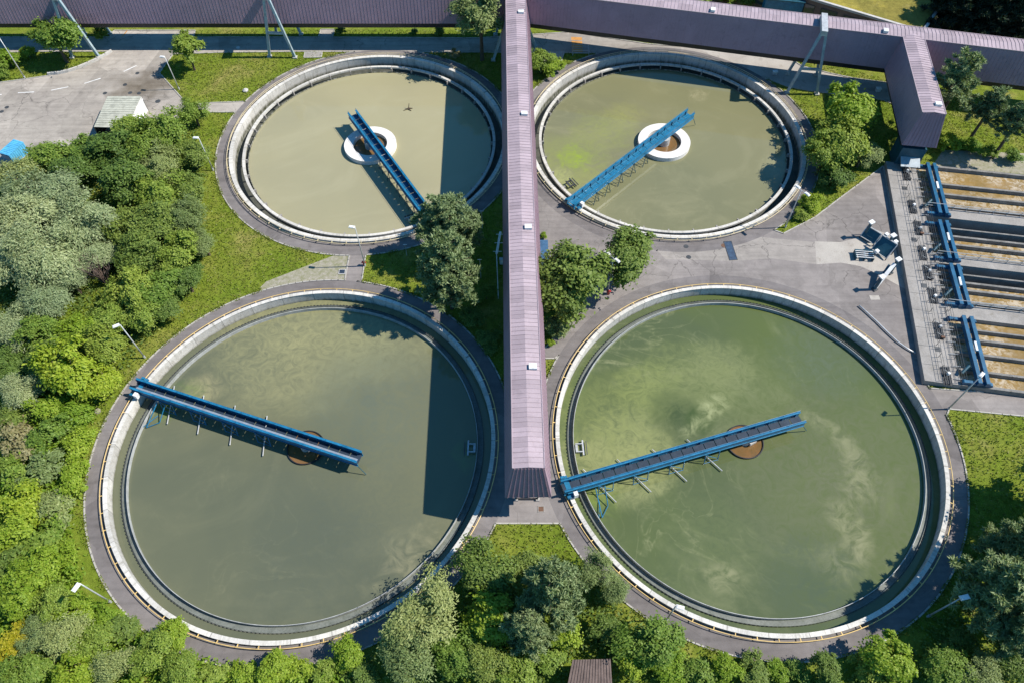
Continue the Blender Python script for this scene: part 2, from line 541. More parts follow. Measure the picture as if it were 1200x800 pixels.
def rim_concrete(name, c1, c2):
    s = NT(name, 0.8, 0.2)
    tc = s.n('ShaderNodeTexCoord').outputs['Object']
    sep = s.n('ShaderNodeSeparateXYZ')
    s.link(tc, sep.inputs[0])
    an = s.math('ARCTAN2', sep.outputs[1], sep.outputs[0])
    fr = s.math('FRACT', s.math('MULTIPLY', an, 34 / (2 * math.pi)))
    joint = s.ramp(fr, [(0.0, 1.0), (0.006, 1.0), (0.02, 0.0), (0.985, 0.0), (1.0, 1.0)])
    cell = s.math('FLOOR', s.math('MULTIPLY', an, 34 / (2 * math.pi)))
    wn = s.n('ShaderNodeTexWhiteNoise', noise_dimensions='1D')
    s.link(cell, wn.inputs['W'])
    cmb = s.n('ShaderNodeCombineXYZ')
    s.link(s.math('MULTIPLY', an, 24.0), cmb.inputs[0])
    s.link(s.math('MULTIPLY', sep.outputs[2], 0.35), cmb.inputs[2])
    streak = s.noise(1.7, 6, 0.7, 0.3, cmb.outputs[0])
    a = s.noise(0.5, 5, 0.65, 0.4)
    col = s.mix(s.ramp(a, [(0.32, 0.0), (0.68, 1.0)]), c1, c2)
    col = s.mix(0.75, col, s.ramp(wn.outputs['Value'], [(0.0, 0.78), (1.0, 1.1)]), 'MULTIPLY')
    col = s.mix(s.ramp(streak, [(0.5, 0.0), (0.72, 0.7)]), col, (0.22, 0.205, 0.165))
    col = s.mix(s.math('MULTIPLY', s.ramp(s.math('MULTIPLY_ADD', sep.outputs[2], 0.5, 1.0), [(0.38, 1.0), (0.66, 0.0)]), s.ramp(streak, [(0.25, 0.25), (0.6, 1.0)])), col, (0.07, 0.075, 0.045))
    col = s.mix(s.math('MULTIPLY', joint, 0.6), col, (0.12, 0.11, 0.095))
    g = s.noise(7.0, 3)
    col = s.mix(0.4, col, s.ramp(g, [(0.3, 0.6), (0.7, 1.3)]), 'MULTIPLY')
    s.color(col)
    s.bump(g, 0.15, 0.03)
    return s.m
MT['rim'] = rim_concrete('rim_concrete', (0.60, 0.58, 0.54), (0.50, 0.48, 0.44))
MT['coping'] = rim_concrete('coping_concrete', (0.66, 0.635, 0.59), (0.54, 0.52, 0.48))
MT['channel'] = speckled('channel_concrete', (0.19, 0.205, 0.19), (0.12, 0.135, 0.12), 0.8, 5, 0.5, stain=(0.08, 0.09, 0.06))
MT['baffle'] = paint('baffle_plate', (0.42, 0.43, 0.42), 0.5)

# ------------------------------------------------------------------ measured layout
K = 1 - 0.45 / CAMH        # the yellow rail was measured on the ground plane, it stands 0.45 m above
TANKS = {
    'LL': ((-26.740 * K, 42.728 * K), 24.867 * K),
    'LR': ((29.933 * K, 42.904 * K), 24.867 * K),
    'UL': ((-24.106 * K, 100.181 * K), 23.912 * K),
    'UR': ((26.629 * K, 100.211 * K), 23.912 * K),
}
PATH_W = 1.95
BO = Vector((61.22, 89.18, 0))
BE = Vector((0.9857, -0.1683, 0))
BD = Vector((-0.1683, -0.9857, 0))
def BW(u, v, z=0.0):
    p = BO + BE * u + BD * v
    return (p.x, p.y, z)

def poly_px(pts, z=0.0):
    return [G(x, y, z) for x, y in pts]

def inside(poly, x, y):
    c = False
    j = len(poly) - 1
    for i in range(len(poly)):
        xi, yi = poly[i]
        xj, yj = poly[j]
        if (yi > y) != (yj > y) and x < (xj - xi) * (y - yi) / (yj - yi) + xi:
            c = not c
        j = i
    return c

basin_hole = [BW(0.02, -3.25)[:2], BW(70, -3.25)[:2], BW(70, 39.35)[:2], BW(0.02, 39.35)[:2]]
# later entries win
REGIONS = [
    ('yard', [(-120, 44), (90, 44), (128, 44), (134, 36), (229, 36), (227, 44), (373, 44), (376, 35), (392, 35), (390, 44), (560, 45), (638, 40), (668, 38), (760, 52),
              (840, 58), (1000, 92), (1060, 100), (1060, 128), (1035, 118), (985, 108), (900, 92), (780, 64), (640, 62), (600, 62), (355, 61), (262, 62), (203, 64), (187, 86), (221, 124), (245, 121),
              (300, 119), (300, 132), (244, 132), (228, 128), (187, 150), (150, 158), (110, 165), (35, 182), (0, 200), (-120, 240)]),
    ('verge', [(-120, 62), (0, 62), (45, 61), (131, 61), (118, 70), (97, 80), (57, 89), (30, 93), (0, 97), (-120, 112)]),
    ('road', [(660, 225), (625, 200), (614, 205), (612, 420), (650, 420), (700, 380), (960, 380), (1020, 440), (1075, 500), (1098, 520), (1112, 479), (1300, 497), (1300, 470), (1082, 454), (1035, 195),
              (985, 232), (955, 255), (918, 274), (907, 270), (880, 268), (780, 300)]),
    ('meadow', [(724, 312), (712, 324), (690, 345), (672, 362), (655, 385), (644, 402), (636, 410), (632, 400), (634, 318), (646, 300), (700, 306)]),
    ('slabs', [(955, 283), (985, 284), (1008, 278), (1022, 268), (1045, 276), (1063, 340), (1030, 322), (1008, 312), (985, 308), (957, 310)]),
    ('apron', [(760, 283), (880, 277), (955, 284), (957, 310), (905, 303), (860, 306), (780, 304)]),
    ('slabs', [(818, 58), (905, 55), (940, 78), (988, 90), (986, 112), (955, 108), (925, 103), (880, 85)]),
    ('slabs', [(633, 62), (662, 60), (658, 72), (640, 82)]),
    ('road', [(570, 470), (668, 470), (676, 600), (664, 613), (580, 613), (567, 624), (540, 645), (556, 600)]),
    ('gravel', [(304, 338), (312, 330), (395, 298), (410, 298), (404, 327), (384, 331), (310, 342)]),
    ('road', [(410, 297), (429, 297), (424, 330), (404, 330)]),
    ('gravel', [(1105, 176), (1300, 184), (1300, 212), (1092, 196)]),
]
REG = [(n, poly_px(p)) for n, p in REGIONS]

def classify(x, y):
    for key, (c, R) in TANKS.items():
        d = math.hypot(x - c[0], y - c[1])
        if d < R - 0.42:
            return None
    if inside(basin_hole, x, y):
        return None
    for key, (c, R) in TANKS.items():
        d = math.hypot(x - c[0], y - c[1])
        if d < R + PATH_W:
            return 'path'
    k = 'meadow'
    for n, p in REG:
        if inside(p, x, y):
            k = n
    return 'meadow' if k == 'verge' else k

def build_ground():
    vs, es = [], []
    def loop(pts):
        n0 = len(vs)
        vs.extend(Vector(p) for p in pts)
        es.extend((n0 + i, n0 + (i + 1) % len(pts)) for i in range(len(pts)))
    def dens(pts, step=3.0):
        out = []
        for i, a in enumerate(pts):
            b = pts[(i + 1) % len(pts)]
            n = max(1, int(math.dist(a, b) / step))
            out += [(a[0] + (b[0] - a[0]) * t / n, a[1] + (b[1] - a[1]) * t / n) for t in range(n)]
        return out
    loop([(-900, -500), (900, -500), (900, 1500), (-900, 1500)])
    for n, p in REG:
        loop(dens(p))
    loop(dens(basin_hole))
    for key, (c, R) in TANKS.items():
        for r in (R - 0.42, R + PATH_W):
            loop([(c[0] + r * math.cos(2 * math.pi * i / 160), c[1] + r * math.sin(2 * math.pi * i / 160)) for i in range(160)])
    out = geometry.delaunay_2d_cdt(vs, es, [], 0, 1e-4)
    V, F = out[0], out[2]
    cls, edge = [], {}
    for f in F:
        x = sum(V[i].x for i in f) / len(f)
        y = sum(V[i].y for i in f) / len(f)
        k = classify(x, y)
        cls.append(k)
        for i in range(len(f)):
            a, b = f[i], f[(i + 1) % len(f)]
            edge.setdefault((min(a, b), max(a, b)), []).append(k)
    for kind, name, mat in (('meadow', 'ground', 'grass'), ('road', 'road', 'asphalt'), ('yard', 'road', 'yard'), ('path', 'path', 'path'), ('slabs', 'concrete_pavement', 'slabs'),
                            ('apron', 'pavement', 'apron'), ('gravel', 'gravel_ground', 'gravel')):
        mb = MB()
        used = {}
        for f, k in zip(F, cls):
            if k != kind:
                continue
            q = []
            for i in f:
                if i not in used:
                    used[i] = len(mb.v)
                    mb.v.append((V[i].x, V[i].y, 0.0))
                q.append(used[i])
            a, b, c_ = (mb.v[i] for i in q[:3])
            if (b[0] - a[0]) * (c_[1] - a[1]) - (b[1] - a[1]) * (c_[0] - a[0]) < 0:
                q.reverse()
            mb.f.append(tuple(q))
        tag(mb.build(name, MT[mat]), kind='structure')
    kb = MB()
    hard = {'road', 'yard', 'path', 'slabs', 'apron'}
    for (a, b), ks in edge.items():
        s = set(ks)
        if len(s) == 2 and None not in s and (s & {'meadow', 'gravel'}) and (s & hard):
            p, q = V[a], V[b]
            if max(abs(p.x), abs(p.y)) > 250:
                continue
            d = (q - p)
            if d.length < 1e-4:
                continue
            d.normalize()
            p, q = p - d * 0.04, q + d * 0.04
            kb.beam((p.x, p.y, 0.03), (q.x, q.y, 0.03), 0.17, 0.16)
    tag(kb.build('kerb', MT['kerb']), kind='structure')
    return [(V, f) for f, k in zip(F, cls) if k == 'meadow']

MEADOW = build_ground()

def patch(name, pts, z, mat, label_kind='structure'):
    mb = MB()
    ar = sum(pts[i][0] * pts[(i + 1) % len(pts)][1] - pts[(i + 1) % len(pts)][0] * pts[i][1] for i in range(len(pts)))
    if ar < 0:
        pts = pts[::-1]
    mb.add([(x, y, z) for x, y in pts], [tuple(range(len(pts)))])
    return tag(mb.build(name, mat), kind='structure')

mark = MB()
for (a, b) in (((21, 109), (40, 108)), ((60, 106), (80, 102)), ((99, 98), (118, 92)), ((-20, 112), (2, 111)), ((145, 84), (160, 77))):
    p, q = Vector(G(*a)), Vector(G(*b))
    s = (q - p).normalized().orthogonal() * 0.1
    mark.add([(*(p + s), 0.004), (*(q + s), 0.004), (*(q - s), 0.004), (*(p - s), 0.004)][::-1], [(0, 1, 2, 3)])
tag(mark.build('road_marking', MT['white']), kind='structure')
ym = MB()
for (a, b) in (((143, 43.5), (150, 35)), ):
    p, q = Vector(G(*a)), Vector(G(*b))
    s = (q - p).normalized().orthogonal() * 0.12
    ym.add([(*(p + s), 0.004), (*(q + s), 0.004), (*(q - s), 0.004), (*(p - s), 0.004)][::-1], [(0, 1, 2, 3)])
for k in range(4):
    y0, y1 = 43.5 + k * 4.6, 47.0 + k * 4.6
    x0 = 669.5 + k * 0.3
    ym.add([(*G(x0, y1), 0.004), (*G(x0 + 12.5, y1 + 0.6), 0.004), (*G(x0 + 12.5, y0 + 0.6), 0.004), (*G(x0, y0), 0.004)], [(0, 1, 2, 3)])
tag(ym.build('road_marking', MT['orange']), kind='structure')

# ------------------------------------------------------------------ water
WATER_Z = {'LL': -1.1, 'LR': -1.1, 'UL': -1.35, 'UR': -1.35}
def g2(x, y): return G(x, y, -1.1)
WM = {
    'LL': water_mat('water_grey_green', (0.140, 0.143, 0.083), (0.19, 0.187, 0.11), (0.098, 0.108, 0.07), TANKS['LL'][0], 0.9, 0.05, (0.45, 0.75), streak=0.28, fil=0.25, blobs=[
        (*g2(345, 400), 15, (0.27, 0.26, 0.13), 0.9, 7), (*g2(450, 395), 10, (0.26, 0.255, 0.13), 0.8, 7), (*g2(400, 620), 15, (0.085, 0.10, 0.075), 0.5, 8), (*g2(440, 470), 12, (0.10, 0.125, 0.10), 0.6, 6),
        (*g2(235, 459), 3.6, (0.33, 0.30, 0.16), 0.8, 3), (*g2(215, 466), 2.2, (0.11, 0.19, 0.03), 0.8, 2.5), (*g2(480, 650), 2.2, (0.27, 0.255, 0.15), 0.5, 6), (*g2(468, 668), 1.6, (0.28, 0.26, 0.16), 0.5, 4), (*g2(510, 632), 1.6, (0.27, 0.25, 0.15), 0.5, 5), (*g2(440, 690), 1.2, (0.25, 0.24, 0.14), 0.4, 4), (*g2(195, 482), 1.4, (0.16, 0.24, 0.03), 0.8, 1.5),
        (*g2(548, 535), 2.6, (0.16, 0.2, 0.08), 0.7, 4)]),
    'LR': water_mat('water_swirling_green', (0.092, 0.118, 0.036), (0.235, 0.245, 0.125), (0.078, 0.100, 0.045), TANKS['LR'][0], 2.2, 0.055, (0.50, 0.72), streak=0.30, fil=0.5, blobs=[
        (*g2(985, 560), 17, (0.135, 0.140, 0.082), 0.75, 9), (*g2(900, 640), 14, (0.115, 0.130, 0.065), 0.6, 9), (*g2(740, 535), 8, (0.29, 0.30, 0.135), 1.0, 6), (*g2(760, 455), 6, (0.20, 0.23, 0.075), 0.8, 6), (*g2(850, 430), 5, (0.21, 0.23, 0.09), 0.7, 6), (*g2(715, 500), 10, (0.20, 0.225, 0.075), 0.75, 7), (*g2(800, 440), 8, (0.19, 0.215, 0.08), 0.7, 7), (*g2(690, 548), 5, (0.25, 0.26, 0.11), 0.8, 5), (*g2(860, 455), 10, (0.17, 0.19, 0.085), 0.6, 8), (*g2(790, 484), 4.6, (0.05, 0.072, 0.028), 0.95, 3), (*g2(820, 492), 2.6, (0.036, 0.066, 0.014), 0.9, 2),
        *[(*g2(px, py), rr, (0.33, 0.35, 0.18), 0.6, 1.6) for px, py, rr in ((804, 506, .7), (812, 501, .75), (820, 495, .8), (828, 489, .8), (833, 482, 1.0), (831, 475, 1.2), (838, 471, .9), (845, 467, .7), (848, 474, .6))], *[(*g2(px, py), rr * 1.35, (0.28, 0.275, 0.155), 0.5, 2.6) for px, py, rr in ((942, 487, .8), (960, 493, .8), (978, 503, .8), (990, 516, .9), (1000, 532, 1.0), (1006, 548, 1.1), (1009, 563, 1.3), (1006, 578, 1.2), (985, 600, 1.2), (997, 615, 1.1), (1006, 630, 1.2), (1004, 645, 1.3), (992, 655, 1.4), (975, 660, 1.2), (840, 668, 1.0), (855, 672, 1.2), (848, 683, 1.0))],
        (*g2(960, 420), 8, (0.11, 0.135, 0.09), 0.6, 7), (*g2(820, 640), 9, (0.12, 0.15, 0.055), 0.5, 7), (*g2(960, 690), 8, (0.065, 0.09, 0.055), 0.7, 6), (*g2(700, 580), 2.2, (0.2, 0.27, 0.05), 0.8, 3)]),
    'UL': water_mat('water_pale_olive', (0.325, 0.30, 0.18), (0.365, 0.34, 0.22), (0.285, 0.266, 0.165), TANKS['UL'][0], 0.5, 0.05, (0.45, 0.7), streak=0.4),
    'UR': water_mat('water_olive_algae', (0.19, 0.185, 0.098), (0.24, 0.23, 0.13), (0.165, 0.165, 0.09), TANKS['UR'][0], 0.8, 0.07, (0.45, 0.68), streak=0.4, fil=0.4, blobs=[
        (*G(668, 188, -1.35), 9.0, (0.215, 0.245, 0.065), 0.8, 9), (*G(674, 186, -1.35), 3.6, (0.23, 0.31, 0.025), 0.8, 7), (*G(708, 152, -1.35), 7, (0.23, 0.25, 0.07), 0.75, 7), (*G(655, 210, -1.35), 3.2, (0.34, 0.35, 0.14), 0.85, 4),
        (*G(690, 215, -1.35), 4.5, (0.26, 0.27, 0.09), 0.6, 4), (*G(735, 135, -1.35), 4.6, (0.26, 0.26, 0.09), 0.6, 5), (*G(815, 112, -1.35), 1.5, (0.33, 0.3, 0.18), 0.7, 4), (*G(905, 195, -1.35), 3, (0.3, 0.29, 0.17), 0.6, 4)]),
    'well': NT('well_water', 0.12, 0.5).m,
}
_s = NT('well_sludge', 0.12, 0.5)
_s.color(_s.mix(_s.ramp(_s.noise(0.8, 5, 0.6, 1.0), [(0.3, 0.0), (0.7, 1.0)]), (0.20, 0.105, 0.04), (0.13, 0.085, 0.035)))
WM['well'] = _s.m

# ------------------------------------------------------------------ settling tanks
def settling_tank(key, label, upper):
    c, R = TANKS[key]
    t = empty('settling_tank', (c[0], c[1], 0), label, 'settling tank', 'round settling tanks')
    wz = WATER_Z[key]
    m = MB()
    if upper:
        ri, ro = R - 0.95, R - 0.42
    else:
        ri, ro = R - 0.84, R - 0.42
    m.ring(ri, ro, -3.6, 0.45, 192)
    m.build('wall', MT['rim'], t)
    cm = MB().ring(ri - 0.04, ro + 0.05, 0.452, 0.53, 192)
    cm.build('coping', MT['coping'], t)
    # rail standing off the wall
    r = MB()
    n = 192
    r.tube([(R * math.cos(2 * math.pi * i / n), R * math.sin(2 * math.pi * i / n), 0.47) for i in range(n)], 0.055 if not upper else 0.05, 6, True)
    if upper:
        r.tube([((R - 0.2) * math.cos(2 * math.pi * i / n), (R - 0.2) * math.sin(2 * math.pi * i / n), 0.95) for i in range(n)], 0.035, 5, True)
    rail = r.build('rail', MT['cream'] if upper else MT['yellow'], t, smooth=True)
    pb = MB()
    pb.beam((ro - 0.05, 0, 0.42), (R, 0, 0.45), 0.09, 0.07)
    if upper:
        pb.tube([(R, 0, 0.45), (R - 0.2, 0, 0.95)], 0.03, 5)
    post = pb.build('rail_bracket', MT['cream'] if upper else MT['yellow'], rail)
    for i in range(1, 66):
        p = post.copy()
        COL.objects.link(p)
        p.parent = rail
        p.rotation_euler = (0, 0, 2 * math.pi * i / 66)
    if not upper:
        a = MB().ring(22.66, 22.74, -1.9, -1.0, 192)
        a.ring(22.06, 22.66, -1.9, -1.17, 192)
        la = a.build('effluent_channel', MT['channel'], t)
        MB().ring(21.99, 22.055, -1.6, -0.56, 192).build('scum_baffle', MT['baffle'], la)
        tb = MB().ring(22.745, 22.78, -1.3, -0.98, 192)
        n_ = 300
        vs, fs = [], []
        for i in range(n_ * 2):
            an = math.pi * i / n_
            for rr in (22.80, 22.83):
                vs.append((rr * math.cos(an), rr * math.sin(an), -1.25))
                vs.append((rr * math.cos(an), rr * math.sin(an), -0.84 if i % 2 else -1.02))
        m_ = n_ * 2
        for i in range(m_):
            j = (i + 1) % m_
            fs += [(i * 4, i * 4 + 1, j * 4 + 1, j * 4), (j * 4 + 2, j * 4 + 3, i * 4 + 3, i * 4 + 2), (i * 4 + 1, i * 4 + 3, j * 4 + 3, j * 4 + 1)]
        tb = MB().add(vs, fs)
        tb.build('weir_plate', MT['dark'], la)
        wl = MB().ring(2.3, 2.42, -2.6, -0.86, 72)
        wl.build('central_well', MT['black'], t)
        hub = MB().ring(0.0, 0.62, -2.0, 0.35, 24)
        hub.box((0.8, -0.3, -0.5), (1.0, 0.5, 0.5), 0.5)
        hub.build('hub', MT['whitecon'], t)
        wb = MB().disc(2.31, -1.02, 48)
        wr = 2.36
    else:
        a = MB().ring(21.05, 21.5, -0.72, -0.4, 192)
        la = a.build('effluent_channel', MT['rim'], t)
        MB().ring(20.68, 20.78, -2.2, -1.22, 192).build('weir_crest', MT['rim'], la)
        MB().ring(20.78, ri + 0.03, -2.4, -1.95, 192).build('channel_bed', MT['shaded_wetcon'], la)  # shadow between wall and ring put into the bed's dark colour
        br = MB().box((20.9, 0, -0.78), (0.5, 0.2, 0.62)).build('bracket', MT['deckcon'], la)
        for i in range(1, 34):
            p = br.copy()
            COL.objects.link(p)
            p.parent = la
            p.rotation_euler = (0, 0, 2 * math.pi * i / 34)
        MB().ring(2.9, 4.45, -2.6, -0.58, 80).build('central_ring', MT['ringwhite'], t)
        hub = MB().ring(0.0, 0.95, -2.4, 0.1, 24)
        hub.ring(0.0, 0.6, 0.1, 0.7, 20)
        hub.build('hub', MT['galv'], t)
        wb = MB().disc(2.95, -1.25, 48)
        wr = 2.95
    wo = wb.build('water', WM['well'])
    wo.location = (c[0], c[1], 0)
    tag(wo, kind='structure')
    # water of the tank: an annulus round the well and a strip outside the channel, in one sheet
    wt = MB().ring(wr, ri + 0.05, wz - 0.5, wz, 192)
    if not upper:
        wt = MB().ring(2.41, 22.08, wz - 0.5, wz, 192).ring(22.72, ri + 0.05, wz - 0.5, wz, 192)
    else:
        wt = MB().ring(4.4, 20.7, wz - 0.5, wz, 192)
    w_ = wt.build('water', WM[key])
    w_.location = (c[0], c[1], 0)
    tag(w_, kind='structure')
    return t

settling_tank('LL', 'round tank of grey-green water crossed by a wide straight shadow, yellow rail outside', False)
settling_tank('LR', 'round tank of dark green water with pale swirling algae, yellow rail outside', False)
settling_tank('UL', 'round tank of plain pale olive water with a small dark floating branch', True)
settling_tank('UR', 'round tank of olive water with a lime green algae patch', True)

# scum boxes hanging on the channel rim
def scum_box(px, py, tank, label, mat, upper=False):
    c, R = TANKS[tank]
    x, y = G(px, py, -0.9)
    a = math.atan2(y - c[1], x - c[0])
    rr = 21.35 if not upper else 19.4
    t = empty('scum_box', (c[0] + rr * math.cos(a), c[1] + rr * math.sin(a), -0.9), label, 'scum box', 'scum boxes on the tank rims', a)
    m = MB()
    for s in (-1, 1):
        m.box((0, s * 0.55, 0.1), (0.9, 0.12, 0.3))
    m.box((0.3, 0, 0.02), (0.3, 1.0, 0.14))
    m.build('trough', mat, t)
    MB().box((-0.5, 0, 0.12), (0.18, 2.1, 0.2)).build('skimmer_lip', mat, t)
    MB().box((-0.95, 0, 0.1), (0.1, 1.9, 0.14)).build('baffle', MT['dark'], t)
scum_box(674, 525, 'LR', 'pale scum box on the inner rim of the green swirling tank', MT['galv'])
scum_box(556, 525, 'LL', 'scum box in the shaded side of the grey-green tank', MT['galv'])
scum_box(661, 219, 'UR', 'dark scum box beside the lime green algae patch', MT['dark'], True)
scum_box(480, 252, 'UL', 'pale scum box under the bridge end beside the tall pines', MT['concrete'], True)

# ------------------------------------------------------------------ scraper bridges
def scraper_bridge(key, a, b, label, deck, upper):
    """a, b: pixels of the outer and inner end of the walkway"""
    c, R = TANKS[key]
    L = R - 0.62
    p0, p1 = Vector(G(*a, 1.25)), Vector(G(*b, 1.25))
    d = (p0 - p1).normalized()
    ang = math.atan2(d.y, d.x)
    tip = (Vector(c) - p1).dot(d)
    t = empty('scraper_bridge', (c[0], c[1], 0), label, 'scraper bridge', 'blue scraper bridges on the round tanks', ang)
    half = 0.72
    L1 = L + 0.75
    for s in (-1, 1):
        m = MB()
        m.box(((L1 - tip) / 2, s * half, 1.2), (L1 + tip, 0.07, 1.0))
        m.box(((L1 - tip) / 2, s * half, 1.72), (L1 + tip, 0.30, 0.05))
        m.box(((L1 - tip) / 2, s * half, 0.68), (L1 + tip, 0.26, 0.05))
        k = -tip + 0.6
        while k < L1:
            m.box((k, s * (half - 0.1), 1.2), (0.07, 0.13, 0.98))
            k += 1.9
        m.build('girder', MT['blue'], t)
    m = MB()
    k = -tip
    while k < L1 - 0.1:
        e = min(k + 1.46, L1)
        m.box(((k + e) / 2, 0, 0.92), (e - k - 0.07, 1.2, 0.06))
        k += 1.5
    m.build('deck', deck, t)
    if key == 'LL':
        MB().box(((L1 - tip) / 2, 0.18, 0.97), (L1 + tip - 0.6, 0.30, 0.03)).build('walk_strip', MT['pale_grating'], t)  # pale walk strip laid along the dark deck
    rl = MB()
    for s in (-1, 1):
        rl.tube([(-tip + 0.1, s * half, 2.15), (L1 - 0.1, s * half, 2.15)], 0.022, 5)
        k = -tip + 0.1
        while k < L1:
            rl.tube([(k, s * half, 1.7), (k, s * half, 2.15)], 0.02, 4)
            k += 2.4
    rl.build('handrail', MT['blue'], t)
    m = MB()
    k = -tip + 0.4
    while k < L1:
        m.box((k, 0, 0.83), (0.09, 1.36, 0.09))
        k += 1.5
    m.build('cross_bar', MT['blue'], t)
    # outer end carriage on the wall
    m = MB()
    m.box((L, 0, 0.84), (0.62, 3.0, 0.28))
    m.build('end_carriage', MT['blue'], t)
    for s in (-1, 1):
        wm = MB()
        wm.tube([(L - 0.12, s * 1.25, 0.72), (L + 0.12, s * 1.25, 0.72)], 0.19, 14)
        wh = wm.build('wheel', MT['black'], t)
        MB().box((L + 0.3, s * 1.32, 1.02), (0.5, 0.3, 0.4)).build('gear_motor', MT['blue'], t)
    MB().box((L - 0.5, 1.3, 1.25), (0.5, 0.55, 0.8)).build('control_box', MT['white'], t)
    # hangers carrying the scraper blades
    zb = WATER_Z[key] + 0.05
    xs = [4.4, 9.2, 14.0, 18.6] if not upper else [6.2, 9.4, 12.6, 15.8, 18.6]
    for i, x in enumerate(xs):
        m = MB()
        if not upper:
            for s in (-1, 1):
                m.tube([(x, s * 0.95, 0.9), (x, s * 1.3, zb - 0.2)], 0.06, 6)
                m.tube([(x + 1.9, s * 0.95, 0.9), (x + 1.9, s * 1.3, zb - 0.2)], 0.06, 6)
                m.tube([(x, s * 1.3, zb + 0.12), (x + 1.9, s * 1.3, zb + 0.12)], 0.04, 5)
            m.tube([(x, 1.2, zb + 0.3), (x + 1.9, 0.95, 0.8)], 0.04, 5)
        else:
            for s in (-1, 1):
                m.tube([(x, s * 0.9, 0.9), (x - 0.5, s * 1.15, zb - 0.2)], 0.055, 6)
                m.tube([(x, s * 0.9, 0.9), (x + 0.9, s * 1.15, zb - 0.2)], 0.055, 6)
            m.tube([(x - 0.5, -1.15, zb + 0.3), (x - 0.5, 1.15, zb + 0.3)], 0.04, 5)
            m.tube([(x + 0.9, -1.15, zb + 0.3), (x + 0.9, 1.15, zb + 0.3)], 0.04, 5)
        hg = m.build('hanger', MT['blue'] if not upper else MT['teal'], t)
        if not upper:
            s = MB()
            s.tube([(x + 0.2, 2.9, zb + 0.22), (x + 2.6, -2.4, zb + 0.22)], 0.075, 7)
            s.build('scraper_arm', MT['galv'], t)
    MB().tube([(-tip + 0.1, 0.75, 0.7), (-tip - 0.9, 0.9, zb + 0.1)], 0.05, 6).build('trailing_arm', MT['teal'], t)
    if not upper:
        s = MB()
        s.tube([(L - 3.2, 1.0, 0.6), (L - 3.0, 4.2, zb + 0.15)], 0.07, 6)
        s.tube([(L - 4.4, 1.0, 0.6), (L - 4.2, 3.0, zb + 0.15)], 0.06, 6)
        s.tube([(L - 4.2, 3.0, zb + 0.15), (L - 3.0, 4.2, zb + 0.15)], 0.05, 6)
        s.tube([(L - 3.4, 2.2, zb + 0.15), (L - 2.4, 4.6, zb + 0.15)], 0.05, 6)
        s.build('scum_skimmer', MT['blue'], t)
    return t
scraper_bridge('LR', (663, 570), (940, 490), 'blue walkway bridge with dark grating deck across the green swirling tank', MT['grating'], False)
scraper_bridge('LL', (160, 455), (420, 540), 'blue walkway bridge with a pale strip along its deck across the grey-green tank', MT['grating'], False)
scraper_bridge('UL', (494, 246), (411, 134), 'narrow blue trough bridge reaching from the tall pines over the white ring', MT['blue_deck'], True)
scraper_bridge('UR', (675, 240), (813, 135), 'bright blue trough bridge over the white ring, beside the lime algae patch', MT['blue'], True)

# small floating branch with its shadow on the pale tank
x, y = G(479, 128, -1.35)
t = MB()
t.tube([(x - 0.9, y - 0.5, -1.3), (x, y, -1.15), (x + 0.7, y + 0.1, -1.28)], [0.05, 0.12, 0.05], 6)
t.tube([(x, y, -1.15), (x + 0.15, y + 0.3, -0.35)], [0.09, 0.05], 6)
t.tube([(x - 0.2, y, -1.2), (x + 0.5, y - 0.6, -1.25)], [0.1, 0.05], 6)
tag(t.build('floating_branch', MT['bark']), 'small dark branch floating on the pale olive tank', 'branch')

